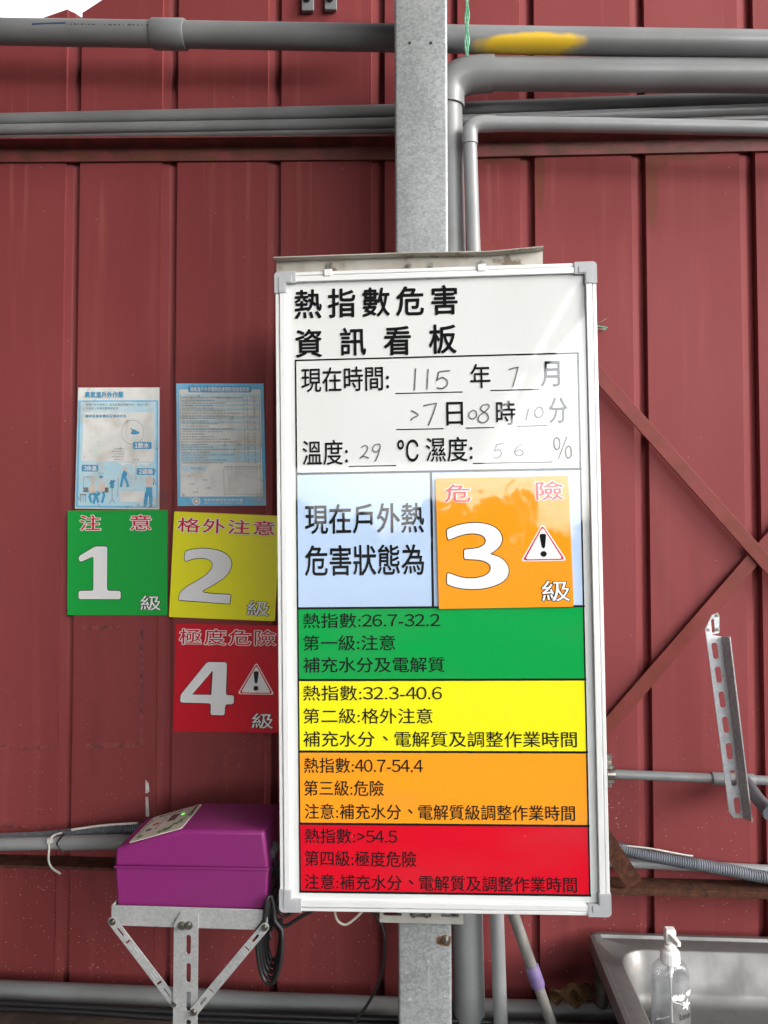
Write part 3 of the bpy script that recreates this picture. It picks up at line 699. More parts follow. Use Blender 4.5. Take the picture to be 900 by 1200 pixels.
btext([(R4,'現在時間:',75,305,341,405,.008,0), (R4,'年',520,572,331,394,.006,0), (R4,'月',705,755,324,390,.006,0), (R4,'日',457,500,431,492,.006,0),
       (R4,'時',588,638,427,491,.006,0), (R4,'分',727,775,419,486,.006,0), (R4,'溫度:',78,197,532,597,.006,0), (R4,'℃',328,383,530,588,.006,0), (R4,'濕度:',403,525,524,588,.006,0), (R4,'%',738,788,522,581,.0,0)], 'form_lettering', M['black'])
btext([(R5,'現在戶外熱',85,397,116,193,.012,.0), (R5,'危害狀態為',85,397,224,303,.012,.0)], 'status_lettering', M['black'])
btext([(R5,'熱指數:26.7-32.2',80,440,402,441,.004,0), (R5,'第一級:注意',80,322,460,500,.004,0), (R5,'補充水分及電解質',80,452,518,558,.004,0),
       (R6,'熱指數:32.3-40.6',80,445,7,47,.004,0), (R6,'第二級:格外注意',80,420,67,107,.004,0), (R6,'補充水分、電解質及調整作業時間',80,800,127,168,.004,0),
       (R6,'熱指數:40.7-54.4',82,395,197,237,.004,0), (R6,'第三級:危險',82,292,256,297,.004,0), (R6,'注意:補充水分、電解質級調整作業時間',84,795,318,358,.004,0),
       (R6,'熱指數:>54.5',84,327,383,422,.004,0), (R6,'第四級:極度危險',84,378,441,482,.004,0), (R6,'注意:補充水分、電解質及調整作業時間',84,800,503,543,.004,0)], 'band_lettering', M['black'])
# handwriting
dq = [0]
def ribbon(mb, pts, wd, fmap):
    for a, b in zip(pts, pts[1:]):
        d = (b-a)
        if d.length < 1e-9: continue
        d.normalize(); n2 = Vector((-d.y, d.x))*wd/2; dq[0] += 1; e = (dq[0] % 40)*6e-6
        mb.add([fmap(*(p), e) for p in (a-n2, b-n2, b+n2, a+n2)], [(0,1,2,3)])
        e += 3e-6; mb.add([fmap(b.x+wd/2*math.cos(k*.7854), b.y+wd/2*math.sin(k*.7854), e) for k in range(8)], [tuple(range(8))])
def stroke(pts, wd=.0026, smooth=True):
    hwb = MB()
    q = [Vector(B(*R4(x, y))) for x, y in pts]
    if smooth and len(q) > 2: q = curve(q, 5)
    ribbon(hwb, q, wd, lambda u, v, e: (u, -.0019-e, v)); hwb.build('handwriting', M['ink'], board, local=True, normals=False)
stroke([(376,342),(373,398)]); stroke([(409,344),(406,396)])
stroke([(436,352),(434,366),(431,374)]); stroke([(431,374),(446,366),(459,374),(458,387),(446,395),(433,393)]); stroke([(436,352),(452,349),(466,348)])
stroke([(622,345),(634,341),(646,339)]); stroke([(646,339),(640,362),(632,390)], .0020)
stroke([(364,453),(378,460),(382,466),(370,472),(364,478)]); stroke([(396,441),(412,437),(431,434)]); stroke([(431,434),(422,462),(410,491)])
stroke([(527,452),(518,459),(517,470),(526,475),(536,468),(535,456),(527,452)], .0022)
stroke([(566,436),(552,440),(548,451),(563,461),(568,474),(556,485),(542,480),(544,467),(560,455),(570,443),(566,436)], .0022)
stroke([(675,445),(671,460),(667,477)]); stroke([(700,443),(691,453),(692,467),(702,471),(712,461),(709,447),(700,443)])
stroke([(232,551),(242,545),(250,551),(243,566),(230,578)], .0022); stroke([(230,578),(240,574),(252,578)], .0022)
stroke([(281,541),(268,544),(263,556),(273,562),(283,550),(281,541)], .0022); stroke([(283,550),(277,570),(270,586)], .0022)
stroke([(589,543),(586,556),(583,560)], .0022); stroke([(583,560),(596,556),(602,566),(594,577),(582,577)], .0022); stroke([(589,543),(598,541),(607,540)], .0022)
stroke([(657,541),(643,550),(637,563),(645,572),(657,569),(658,560),(648,556),(639,562)], .0022)
# hanger clips on the top rail
for px in (385, 564):
    u, v = B(px, 319 if px < 400 else 314); c = MB(); c.box((u-.0075, -.0095, hh-.0105), (u+.0075, .010, hh+.0030)); c.build('hanger_clip', M['alu'], board, local=True, bevel=.001)

# bracket strips holding the board
tb = thing('mounting_strip', 'pale dirty metal strip along the top of the whiteboard', 'bracket', P(480, 300, .03), 'strips holding the board')
m_strip = mat('dirty_cream_strip', (.46,.44,.39), .5, .2, col2=(.36,.33,.28), scale=18)
layer(m_strip, (.10,.065,.03), scale=30, lo=.58, hi=.68, amount=.8)
ts = MB(); Y0 = .022
a = [P(324,306.5,Y0), P(480,301,Y0), P(575,299.5,Y0), P(636,294,Y0)]
ts.add([p for p in a]+[Vector((p.x, Y0, p.z-.052)) for p in a]+[p+Vector((0,.0025,0)) for p in a]+[Vector((p.x, Y0+.0025, p.z-.052)) for p in a],
       [(i, i+1, 5+i, 4+i) for i in range(3)]+[(8+i, 9+i, 13+i, 12+i) for i in range(3)]+[(i, i+1, 9+i, 8+i) for i in range(3)]+[(0,4,12,8),(3,7,15,11)])
f0 = [p+Vector((-.002, -.020, .000)) for p in a]
ts.add([p for p in f0]+[p+Vector((0,.0,.0018)) for p in f0]+[p+Vector((0,.0005,.0)) for p in a]+[p+Vector((0,.0005,.0018)) for p in a],
       [(i, i+1, 5+i, 4+i) for i in range(3)]+[(i, i+1, 9+i, 8+i) for i in range(3)]+[(4+i, 5+i, 13+i, 12+i) for i in range(3)]+[(0,4,12,8),(3,7,15,11)])
ts.build('angle_strip', m_strip, tb)
for px, py in ((478.7,312),(505,312.5),(385,315),(564,308.5)):
    bm = MB(); bolt(bm, P(px, py, Y0-.0003), .0042, .006); bm.build('bolt', M['zinc_bolt'], tb, smooth=30)
tb = thing('mounting_strip', 'slotted pale metal strip under the whiteboard on the column', 'bracket', P(494, 1075, .03), 'strips holding the board')
m_strip2 = mat('pale_slotted_strip', (.50,.49,.44), .45, .25, col2=(.42,.40,.35), scale=24)
def slot(px0, py0, px1, py1, Y): # rounded hole outline from pixel box
    p, q = P(px0, py0, Y), P(px1, py1, Y); 
    return [Vector((v.x, Y, v.y)) for v in rrect(min(p.x,q.x), min(p.z,q.z), max(p.x,q.x), max(p.z,q.z), min(abs(p.x-q.x), abs(p.z-q.z))*.5)]
YB = .030
out_ = [P(445,1055,YB), P(543,1056,YB), P(543,1083.3,YB), P(445,1081,YB)]
MB().prism([out_, slot(449,1068.5,470.5,1073.5,YB), slot(480,1069,505.5,1075,YB), slot(516,1069.5,538,1075,YB)], (0,.003,0)).build('plate', m_strip2, tb, bevel=.0006)
bm = MB()
for px in (484.5, 500): bolt(bm, P(px, 1072.3, YB), .0035, .004, hexa=False)
bm.build('bolt', M['zinc_bolt'], tb, smooth=30)

# =================================================================== LEVEL SIGNS
D1 = [(158,430),(290,352),(390,352),(390,708),(500,708),(500,775),(158,775),(158,708),(278,708),(278,430),(175,476),(158,462)]
D2 = [(163,352),(200,338),(262,327),(330,325),(400,335),(456,358),(488,395),(497,435),(487,480),(456,525),(400,570),(340,610),(272,652),(272,652),(500,656),(500,660),(497,722),(490,722),(140,710),(136,706),(138,672),(150,642),(205,598),(268,560),(325,515),(356,475),(365,440),(350,410),(310,395),(262,395),(220,403),(180,422),(165,420),(162,400)]
D3 = [(455,182),(458,178),(482,169),(520,162),(560,165),(590,178),(604,201),(599,223),(582,239),(565,247),(565,247),(592,253),(612,270),(619,294),(608,316),(580,331),(540,339),(500,338),(470,332),(453,324),(452,322),(453,297),(456,294),(490,308),(525,311),(556,304),(571,289),(568,272),(545,261),(503,259),(500,257),(500,235),(503,233),(538,231),(557,221),(560,206),(548,194),(520,190),(490,195),(462,207),(457,205)]
D4 = [(312,322),(448,322),(446,548),(502,548),(500,610),(442,610),(440,687),(342,685),(344,606),(130,603),(133,550)]
H4 = [(352,380),(210,548),(345,548)]
def norm(pts, box): x0, y0, x1, y1 = box; return [((x-x0)/(x1-x0), 1-(y-y0)/(y1-y0)) for x, y in pts]
DIG = {'1': ([rounded(norm(D1,(158,352,500,775)), .05)]), '2': [rounded(norm(D2,(135,325,500,724)), .9, 4)], '3': [rounded(norm(D3,(452,162,619,339)), .9, 4)],
       '4': [rounded(norm(D4,(130,322,502,687)), .05), rounded(norm(H4,(130,322,502,687)), .01, 2)]}
class Quad:
    """a flat sheet through four photo pixels on the plane y = Y; f(s, t, d): s right, t up, d in front of it"""
    def __init__(q, tl, tr, br, bl, Y): q.c = [P(*p, Y) for p in (tl, tr, br, bl)]; q.Y = Y
    def __call__(q, s, t, d=0):
        a = q.c[3].lerp(q.c[2], s); b = q.c[0].lerp(q.c[1], s); p = a.lerp(b, t); return Vector((p.x, p.y-d, p.z))
    def centre(q): return q(.5, 0)
def sub(q, s0, t0, s1, t1):  # t measured downwards from the top
    return lambda s, t, d=0: q(s0+(s1-s0)*s, 1-t1+(t1-t0)*t, d)
def sign(name, label, q, base, heads, digit, dbox, level, tri, outl, yth=.0035, group='square level signs'):
    t = thing(name, label, 'sign', q.centre(), group)
    pts = rrect(0, 0, 1, 1, .012, 3)
    MB().prism([[q(p.x, p.y, 0) for p in pts]], (0, yth, 0)).build('plate', base, t)
    d0 = .0003
    def put(nm, m, fn): mb = MB(); fn(mb); return mb.build(nm, m, t, normals=False)
    for txt, box in heads:
        f = sub(q, *box)
        put('heading_outline', M['s_white'], lambda mb: set_line(mb, txt, f, .045, 10, d0, .06))
        put('heading', outl, lambda mb: set_line(mb, txt, f, .006, 6, d0+.0007, .06))
    f = sub(q, *level)
    put('level_outline', M['black'], lambda mb: set_line(mb, '級', f, .036, 10, d0))
    put('level_character', M['s_white'], lambda mb: set_line(mb, '級', f, .006, 6, d0+.0007))
    f = sub(q, *dbox); loops = DIG[digit]
    put('numeral_outline', M['black'], lambda mb: mb.flat([[f(p[0], p[1], d0+.0001) for p in (offset(l, .014) if i == 0 else [Vector((.36+(v[0]-.36)*.88, .44+(v[1]-.44)*.88)) for v in l])] for i, l in enumerate(loops)]))
    put('numeral', M['s_white'], lambda mb: mb.flat([[f(p[0], p[1], d0+.0007) for p in l] for l in loops]))
    if tri:
        f = sub(q, *tri)
        def tr_(pts, r): pp = rounded(pts, r, 4); return lambda mb, d=[0]: mb.flat([[f(p.x, p.y, dd) for p in pp]])
        for nm, m, pts, r, dd in (('triangle_edge', M['s_white'], [(.5, 1.0), (0, 0), (1, 0)], .10, d0+.0001), ('triangle_border', outl, [(.5, .95), (.045, .025), (.955, .025)], .09, d0+.0003),
                                  ('triangle_field', M['s_white'], [(.5, .885), (.10, .055), (.90, .055)], .07, d0+.0006), ('exclamation_stroke', M['black'], [(.425, .72), (.575, .72), (.535, .34), (.465, .34)], .06, d0+.0009)):
            put(nm, m, tr_(pts, r))
        put('exclamation_dot', M['black'], lambda mb: mb.flat([[f(.5+.068*math.cos(a*.3927), .19+.076*math.sin(a*.3927), d0+.0009) for a in range(16)]]))
    return t
sign('level_sign', 'green square sign with white 1 on the wall', Quad((79.4,598.4),(196.4,597.8),(196,721),(79,721), WY-.005), M['s_green'],
     [('注', (.125,.045,.33,.19)), ('意', (.63,.045,.835,.19))], '1', (.115,.345,.537,.847), (.735,.815,.935,.952), None, M['s_redtext'])
sign('level_sign', 'yellow square sign with white 2, half behind the board edge', Quad((204.2,599.3),(328,604.5),(322,728),(198,723), WY-.005), M['s_yellow'],
     [('格外注意', (.04,.055,.955,.19))], '2', (.085,.34,.575,.855), (.735,.815,.94,.955), None, M['s_redtext'])
sign('level_sign', 'red square sign with white 4 and warning triangle', Quad((206,731),(329.5,733),(327,859),(203,857), WY-.005), M['s_red'],
     [('極度危險', (.04,.045,.95,.19))], '4', (.06,.35,.57,.845), (.745,.82,.94,.958), (.60,.345,.95,.645), M['s_red'])
sign('level_sign', 'orange square sign with white 3 on the whiteboard', Quad((510.4,560.5),(666,557.3),(672.4,711),(514.3,713.5), -.0052), M['s_orange'],
     [('危', (.07,.05,.26,.185)), ('險', (.755,.04,.955,.185))], '3', (.065,.345,.535,.855), (.77,.80,.975,.955), (.62,.36,.965,.65), M['s_redtext'], yth=.0025)

# =================================================================== POSTERS
def fill(mb, q, s0, t0, s1, t1, d, r=0):
    f = sub(q, s0, t0, s1, t1)
    if r:
        w_, h_ = (q.c[1]-q.c[0]).length*(s1-s0), (q.c[0]-q.c[3]).length*(t1-t0)
        pts = [(p.x/w_, p.y/h_) for p in rrect(0, 0, w_, h_, r)]
    else: pts = [(0,0),(1,0),(1,1),(0,1)]
    mb.flat([[f(x, y, d) for x, y in pts]])
def tline(mb, q, txt, s0, t0, s1, t1, d, bold=0): set_line(mb, txt, sub(q, s0, t0, s1, t1), bold, 6, d, .02)
def wavy_sheet(q, n=14, m=20, amp=.0018):
    mb = MB(); vs = []
    for j in range(m+1):
        for i in range(n+1):
            s, t = i/n, j/m
            vs.append(q(s, t, .0002+amp*.25*(1+math.sin(s*9+t*4))*(1 if True else 0)*.3))
    mb.add(vs, [(j*(n+1)+i, j*(n+1)+i+1, (j+1)*(n+1)+i+1, (j+1)*(n+1)+i) for j in range(m) for i in range(n)])
    return mb
# --- left poster
q1 = Quad((91.7,454.2),(187,454),(186.8,597),(87.8,596), WY-.004)
p1 = thing('wall_poster', 'pale blue poster with working figures, left of two', 'poster', q1.centre(), 'posters on the wall')
wavy_sheet(q1).build('paper', M['p_white'], p1)
d = .0016
mb = MB(); fill(mb, q1, .012, .107, .988, .99, d); mb.build('blue_ground', M['p_blue'], p1)
mb = MB(); fill(mb, q1, .04, .120, .965, .975, d+.0003, .004); mb.build('pale_field', M['p_pale'], p1)
mb = MB(); fill(mb, q1, .075, .205, .935, .61, d+.0006, .004)
f = sub(q1, .52, .60, .90, .66); mb.flat([[f(x, y, d+.0006) for x, y in [(0,.7),(.1,.25),(.3,.5),(.5,.1),(.7,.5),(.9,.2),(1,.7)]]])
mb.build('white_field', M['p_white'], p1)
mb = MB(); tline(mb, q1, '高氣溫戶外作業', .09, .035, .56, .085, d, .03); mb.build('title_lettering', M['p_deep'], p1, normals=False); mb = MB()
tline(mb, q1, '隨時留意身體狀況適時休息', .105, .225, .60, .25, d+.0009, .02); mb.build('blue_lettering', M['p_deep'], p1, normals=False)
mb = MB(); tline(mb, q1, '從事戶外作業勞工,營造業農業運輸外送、道路作業、', .105, .133, .885, .153, d+.0006)
tline(mb, q1, '外送業、修繕作業等請留意', .105, .163, .50, .183, d+.0006)
tline(mb, q1, '休息處', .27, .703, .34, .717, d+.0006); tline(mb, q1, '陰涼處', .69, .59, .76, .603, d+.0012)
for k in range(5): tline(mb, q1, random.choice(['適時補充水分','戶外作業','身體狀況','高氣溫作業']), .46-.03*(k % 2), .50+k*.022, .58, .512+k*.022, d+.0009)
mb.build('small_lettering', M['p_text'], p1, normals=False)
mb = MB()
for (s0, t0, s1, t1) in ((.685,.45,.91,.508), (.075,.64,.275,.695), (.735,.665,.95,.72)): mb = MB(); fill(mb, q1, s0, t0, s1, t1, d+.0012, .003); mb.build('badge', M['p_deep'], p1)
for (s0, t0, s1, t1, tx) in ((.71,.457,.88,.50,'1飲水'), (.10,.647,.255,.688,'3休息'), (.76,.672,.925,.713,'2遮陽')): mb = MB(); tline(mb, q1, tx, s0, t0, s1, t1, d+.0015, .03); mb.build('badge_lettering', M['s_white'], p1, normals=False)
def ell(q, cx, cy, rx, ry, d, n=18): return [q(cx+rx*math.cos(k*2*math.pi/n), 1-cy+ry*math.sin(k*2*math.pi/n), d) for k in range(n)]
def poly(mb, q, pts, d): mb.flat([[q(x, 1-y, d) for x, y in pts]])
def limb(mb, q, pts, wd, d):
    for (a, b) in zip(pts, pts[1:]):
        a, b = Vector(a), Vector(b); n2 = Vector((-(b-a).y, (b-a).x)).normalized()*wd/2; poly(mb, q, [a-n2, b-n2, b+n2, a+n2], d); d += 1e-5
blue = MB(); skin = MB(); line = MB(); e = d+.0009
# resting pair on the bench
limb(blue, q1, [(.21,.87),(.17,.89),(.20,.95)], .028, e); limb(blue, q1, [(.22,.87),(.25,.89),(.225,.96)], .028, e+.0001)
limb(blue, q1, [(.30,.87),(.255,.89),(.285,.95)], .028, e+.0002); limb(blue, q1, [(.33,.86),(.355,.88),(.325,.95)], .028, e+.0003)
limb(skin, q1, [(.205,.80),(.215,.87)], .075, e+.0004); limb(skin, q1, [(.315,.785),(.32,.86)], .08, e+.0004)
for cx, cy in ((.215,.765),(.31,.755)): skin.flat([ell(q1, cx, cy, .022, .018, e+.0005)])
blue.flat([ell(q1, .31, .738, .028, .012, e+.0006)])
def flush():
    global blue, skin, line
    for mb_, nm, m_ in ((blue, 'drawn_clothes', M['p_deep']), (skin, 'drawn_body', M['p_skin']), (line, 'drawn_outline', M['p_text'])):
        if mb_.v: mb_.build(nm, m_, p1, normals=False)
    blue, skin, line = MB(), MB(), MB()
flush()
limb(line, q1, [(.15,.86),(.40,.86)], .006, e); limb(line, q1, [(.10,.74),(.21,.74),(.21,.83)], .004, e); limb(line, q1, [(.10,.74),(.10,.84)], .004, e)
for x in (.07,.10,.13): limb(line, q1, [(x,.885),(x,.945)], .006, e)
limb(line, q1, [(.06,.885),(.14,.885)], .008, e+.0001); limb(line, q1, [(.44,.76),(.445,.92)], .006, e); limb(line, q1, [(.515,.745),(.51,.9)], .005, e)
limb(line, q1, [(.41,.955),(.445,.92),(.48,.95)], .005, e+.0001); fill(line, q1, .10,.825,.16,.865, e+.0002); fill(line, q1, .345,.825,.40,.865, e+.0002)
limb(blue, q1, [(.445,.765),(.44,.83)], .045, e); limb(blue, q1, [(.41,.79),(.48,.77)], .014, e+.0001)
flush()
# bending worker
limb(blue, q1, [(.575,.72),(.56,.77),(.545,.82)], .03, e); limb(blue, q1, [(.60,.75),(.625,.79),(.63,.82)], .03, e+.0001); limb(blue, q1, [(.605,.69),(.575,.745)], .055, e+.0002)
skin.flat([ell(q1, .60, .672, .022, .02, e+.0003)]); limb(skin, q1, [(.62,.695),(.65,.735)], .014, e+.0004)
flush()
limb(line, q1, [(.725,.62),(.725,.765)], .004, e)
flush()
# standing worker
limb(blue, q1, [(.86,.86),(.845,.91),(.84,.965)], .042, e); limb(blue, q1, [(.895,.86),(.905,.91),(.90,.965)], .042, e+.0001); fill(blue, q1, .845,.82,.92,.885, e+.0002, .001)
limb(skin, q1, [(.885,.80),(.885,.825)], .075, e+.0001); skin.flat([ell(q1, .885, .765, .045, .036, e+.0004)]); limb(line, q1, [(.93,.80),(.945,.765),(.935,.745)], .010, e+.0005)
limb(line, q1, [(.815,.975),(.85,.97)], .014, e+.0004); limb(line, q1, [(.885,.978),(.92,.972)], .014, e+.0004)
flush()
# drinking circle with a cap
ring = MB(); ring.flat([ell(q1, .68, .37, .135, .10, e, 30)]); ring.build('drawn_circle', M['p_white'], p1)
limb(line, q1, [(.68+.135*math.cos(k*.21), .37+.10*math.sin(k*.21)) for k in range(31)], .003, e+.0002)
poly(blue, q1, [(.66,.38),(.69,.345),(.765,.37),(.75,.385),(.69,.39)], e+.0003); limb(line, q1, [(.655,.335),(.68,.355),(.66,.385)], .008, e+.0004)
mb = MB(); fill(mb, q1, .54,.855,.82,.94, e-.0003); mb.build('blank_box', M['p_white'], p1)
flush()
# --- right poster
q2 = Quad((206.5,449.3),(308.8,449.5),(312,592.5),(208.2,593), WY-.004)
p2 = thing('wall_poster', 'blue bordered poster with a long checklist, right of two', 'poster', q2.centre(), 'posters on the wall')
wavy_sheet(q2).build('paper', M['p_blue'], p2)
mb = MB(); fill(mb, q2, .035, .05, .965, .925, d); mb.build('white_field', M['p_white'], p2)
mb = MB(); fill(mb, q2, .14, .022, .865, .075, d+.0003, .004); mb.build('title_bar', M['p_deep'], p2)
mb = MB(); tline(mb, q2, '高氣溫戶外作業熱危害預防措施查核表', .165, .030, .84, .067, d+.0006, .02)
tline(mb, q2, '勞動部職業安全衛生署', .30, .942, .74, .962, d, .02); tline(mb, q2, '關心您的身體狀況'.replace('的',''), .30, .97, .70, .982, d)
mb.flat([ell(q2, .215, .962, .047, .031, d, 24)]); tline(mb, q2, '查核項目', .35, .092, .45, .105, d+.0006)
mb.build('white_lettering', M['s_white'], p2, normals=False)
mb = MB(); fill(mb, q2, .05, .088, .95, .108, d+.0003)
for t0, t1 in ((.128,.147),(.165,.183),(.20,.218),(.27,.288),(.305,.325),(.365,.382),(.505,.54),(.56,.645)): fill(mb, q2, .05, t0, .95, t1, d+.0002)
fill(mb, q2, .055, .675, .33, .715, d+.0002); mb.build('blue_rows', M['p_pale'], p2)
mb = MB(); tt = .113; ph = ['留意身體狀況適時休息','戶外作業勞工已辦理預防措施','高氣溫作業時間調整','補充水分及電解質','遮陽休息處備飲水','危害預防對策項目','從事戶外作業請隨時留意','溫度濕度查核表']
k = 0
while tt < .645:
    s1 = random.uniform(.3, .78); tline(mb, q2, ''.join(random.choice(ph) for _ in range(1 if s1 < .5 else 2)), .065, tt, s1, tt+.0125, d+.0006)
    if k % 5 != 3:
        tline(mb, q2, '是', .80, tt, .822, tt+.0125, d+.0006); tline(mb, q2, '否', .88, tt, .902, tt+.0125, d+.0006)
    tt += .0212; k += 1
tline(mb, q2, '職業安全衛生', .16, .688, .29, .702, d+.0006)
tline(mb, q2, '危害預防措施對策項目查核', .53, .678, .92, .69, d+.0006)
for i in range(5): tline(mb, q2, '作業', .10+.16*(i % 2)+.02*i, .75+.033*i, .16+.16*(i % 2)+.02*i, .762+.033*i, d+.0006)
for t0 in (.113,.147,.183,.218,.27,.288,.325,.382,.505,.54,.645): fill(mb, q2, .05, t0-.0010, .95, t0+.0006, d+.0005)
for s0 in (.05,.775,.95): fill(mb, q2, s0-.0015, .09, s0+.0015, .647, d+.00055)
for s0, t0, s1, t1 in ((.53,.70,.95,.702),(.53,.905,.95,.907),(.53,.70,.533,.907),(.947,.70,.95,.907)): fill(mb, q2, s0, t0, s1, t1, d+.0005)
for i in range(1, 9): fill(mb, q2, .53+.046*i, .70, .5315+.046*i, .74, d+.0005)
mb.flat([ell(q2, .215, .962, .030, .020, d+.0003, 24)])
mb.build('small_lettering', M['p_text'], p2, normals=False)
mb = MB(); mb.flat([ell(q2, .215, .962, .022, .0145, d+.0006, 24)]); mb.build('emblem', M['p_white'], p2)
# scrap of clear tape beside the left poster
sc = MB(); sc.add([P(188,574,WY-.002), P(194,572,WY-.006), P(198,581,WY-.012), P(196,590,WY-.008), P(189,592,WY-.002), P(192,582,WY-.005)], [(0,1,5),(1,2,5),(2,3,5),(3,4,5),(4,0,5)])
tag(sc.build('tape_scrap', M['clear'], smooth=60), 'curled scrap of clear tape beside the left poster', 'tape')

# =================================================================== SLOTTED ANGLE (right)
sa = thing('slotted_angle', 'galvanised slotted angle bar leaning on the red wall', 'slotted angle', P(862, 958, .24))
YA = .245
def lerp2(a, b, t): return (a[0]+(b[0]-a[0])*t, a[1]+(b[1]-a[1])*t)
face = [P(826.5,737,YA), P(833,744,YA), P(845.5,746,YA), P(871,959,YA), P(860,958.5,YA), P(854.5,952,YA)]
Z = lambda x, y: (680+x*220/825, 680+y*320/1200)
ax = (Vector(Z(690,990))-Vector(Z(593,310))).normalized(); nx = Vector((ax.y, -ax.x))
holes = []
for c in ((593,310),(608,415),(624,525),(640,635),(655,752),(673,870),(690,990)):
    c = Vector(Z(*c)); hl, hwid = 9.6, 3.4
    pts = [c+ax*hl*sx+nx*hwid*sy for sx, sy in ((-1,-1),(1,-1),(1,1),(-1,1))]
    holes.append([P(p.x, p.y, YA) for p in rounded(pts, 3.3, 5)])
MB().prism([face]+holes, (0, .003, 0)).build('slotted_leg', M['bright_steel'], sa, bevel=.0005)
a, b_ = P(845.5,746,YA), P(871,959,YA); fo = Vector((.003, -.034, .004))
dx = Vector((.003, 0, 0))
MB().add([a, b_, b_+fo, a+fo, a+dx, b_+dx, b_+fo+dx, a+fo+dx], [(0,1,2,3),(4,7,6,5),(0,4,5,1),(1,5,6,2),(2,6,7,3),(3,7,4,0)]).build('plain_leg', M['galv'], sa, bevel=.0006)
tabp = [P(826.5,737,YA+.004), P(834,721,YA+.004), P(841,718,YA+.004), P(843,722,YA+.004), P(843,742,YA+.004), P(830,745,YA+.004)]
sl_ = [P(p.x, p.y, YA+.004) for p in rounded([(833,726),(836.5,725),(838,741),(834.5,742)], 2, 4)]
tb_ = MB().prism([tabp, sl_], (0, .003, 0)).build('fixing_tab', M['bright_steel'], sa, bevel=.0005)
bm = MB()
for px, py in ((829.5,738.5),(841,737.5),(840.5,721)): bolt(bm, P(px, py, YA+.004), .0026, .004, hexa=False)
bm.build('bolt', M['zinc_bolt'], sa, smooth=30)

# =================================================================== PURPLE BOX ON ITS BRACKET
YF = 0.0; BD = .150
bk = thing('shelf_bracket', 'galvanised shelf bracket with slotted post under the purple box', 'bracket', (P(218, 1130, YF).x, .05, 0))
tA, tB = P(130.5, 1061, YF-.012), P(313.5, 1066.5, YF-.012); hgt = .037
tr = MB()
for y in (YF-.012, YF+.165):
    tr.add([tA+Vector((0,y-tA.y,0)), tB+Vector((0,y-tB.y,0)), tB+Vector((0,y-tB.y,-hgt)), tA+Vector((0,y-tA.y,-hgt)), tA+Vector((0,y-tA.y+.003,0)), tB+Vector((0,y-tB.y+.003,0)), tB+Vector((0,y-tB.y+.003,-hgt)), tA+Vector((0,y-tA.y+.003,-hgt))],
           [(0,1,2,3),(4,7,6,5),(0,4,5,1),(1,5,6,2),(2,6,7,3),(3,7,4,0)])
for p, sgn in ((tA, 1), (tB, -1)):
    tr.add([p+Vector((sgn*dx_, dy_+.0035, dz_)) for dx_ in (0, .003) for dy_, dz_ in ((0,0),(.173,0),(.173,-hgt),(0,-hgt))], [(0,1,2,3),(4,7,6,5),(0,4,5,1),(1,5,6,2),(2,6,7,3),(3,7,4,0)])
tr.add([tA+Vector((.004,.004,-.012)), tB+Vector((-.004,.004,-.012)), tB+Vector((-.004,.172,-.012)), tA+Vector((.004,.172,-.012)), tA+Vector((.004,.004,-.015)), tB+Vector((-.004,.004,-.015)), tB+Vector((-.004,.172,-.015)), tA+Vector((.004,.172,-.015))],
       [(0,3,2,1),(4,5,6,7),(0,1,5,4),(1,2,6,5),(2,3,7,6),(3,0,4,7)])
tr.build('tray', M['galv_bracket'], bk, bevel=.0008)
# slotted post (angle section: slotted front leg and a leg going back on the left)
YP = YF-.016
pf = [P(212,1070,YP), P(231.5,1072,YP)]
xL_, xR_, zT = P(203.5,1100,YP).x, P(232,1100,YP).x, P(215,1070,YP).z
holes = []
for k in range(12):
    c0 = P(220.8, 1107+k*33.2, YP); holes.append([Vector((c0.x+p.x, YP, c0.z+p.y)) for p in rrect(-.0045, -.0175, .0045, .0175, .0045)])
cc = P(224.5,1076,YP); 
outl_ = [Vector((xL_+.012, YP, zT)), Vector((xR_, YP, zT-.002)), Vector((xR_, YP, 0.0)), Vector((xL_, YP, 0.0)), Vector((xL_, YP, zT-.02))]
holes = [h for h in holes if min(p.z for p in h) > .02]
post = MB().prism([outl_]+holes, (0, .003, 0)); post.box((xL_, YP+.0031, 0), (xL_+.003, YP+.055, zT-.02))
post.build('slotted_post', M['galv_bracket'], bk, bevel=.0006)
bm = MB()
for px in (213.5, 221.5): bolt(bm, P(px, 1084.5, YP), .0050, .007)
bm.build('bolt', M['zinc_bolt'], bk, smooth=30)
def strap(a, b, Y, wpx):
    A, B_ = P(*a, Y), P(*b, Y); d_ = (B_-A); L_ = d_.length; d_.normalize(); n2 = Vector((-d_.z, 0, d_.x)); w2 = wpx*.5*(Y+CD)/F
    def pt(x, y): return A+d_*x+n2*y
    outl = [pt(-w2*math.sin(t), w2*math.cos(t)) for t in [i*math.pi/8 for i in range(9)]] + [pt(L_+w2*math.sin(t), -w2*math.cos(t)) for t in [i*math.pi/8 for i in range(9)]]
    hs_ = [[pt(L_*c+x, y) for x, y in [(p.x, p.y) for p in rrect(-l, -.0022, l, .0022, .002)]] for c, l in ((.13,.009),(.87,.009))]
    hs_ += [[pt(L_*c+x, y) for x, y in [(p.x, p.y) for p in rrect(-.0018, -.0055, .0018, .0055, .001)]] for c in (.25,.75)]
    o = MB().prism([outl]+hs_, (0, .0025, 0)).build('brace_strap', M['galv_bracket'], bk, bevel=.0006)
    em = MB()
    for c in (.34, .66):
        for y0 in (-.0045, .0015):
            q = [pt(L_*c+x, y0+y) for x, y in ((-.008,0),(.008,0),(.008,.003),(-.008,.003))]; em.prism([[p-Vector((0,.0008,0)) for p in q]], (0,.001,0))
    em.build('embossing', M['galv_bracket'], o)
    bm = MB(); bolt(bm, A, .0042, .005, hexa=False); bolt(bm, B_, .0042, .005, hexa=False); bm.build('bolt', M['zinc_bolt'], o, smooth=30)
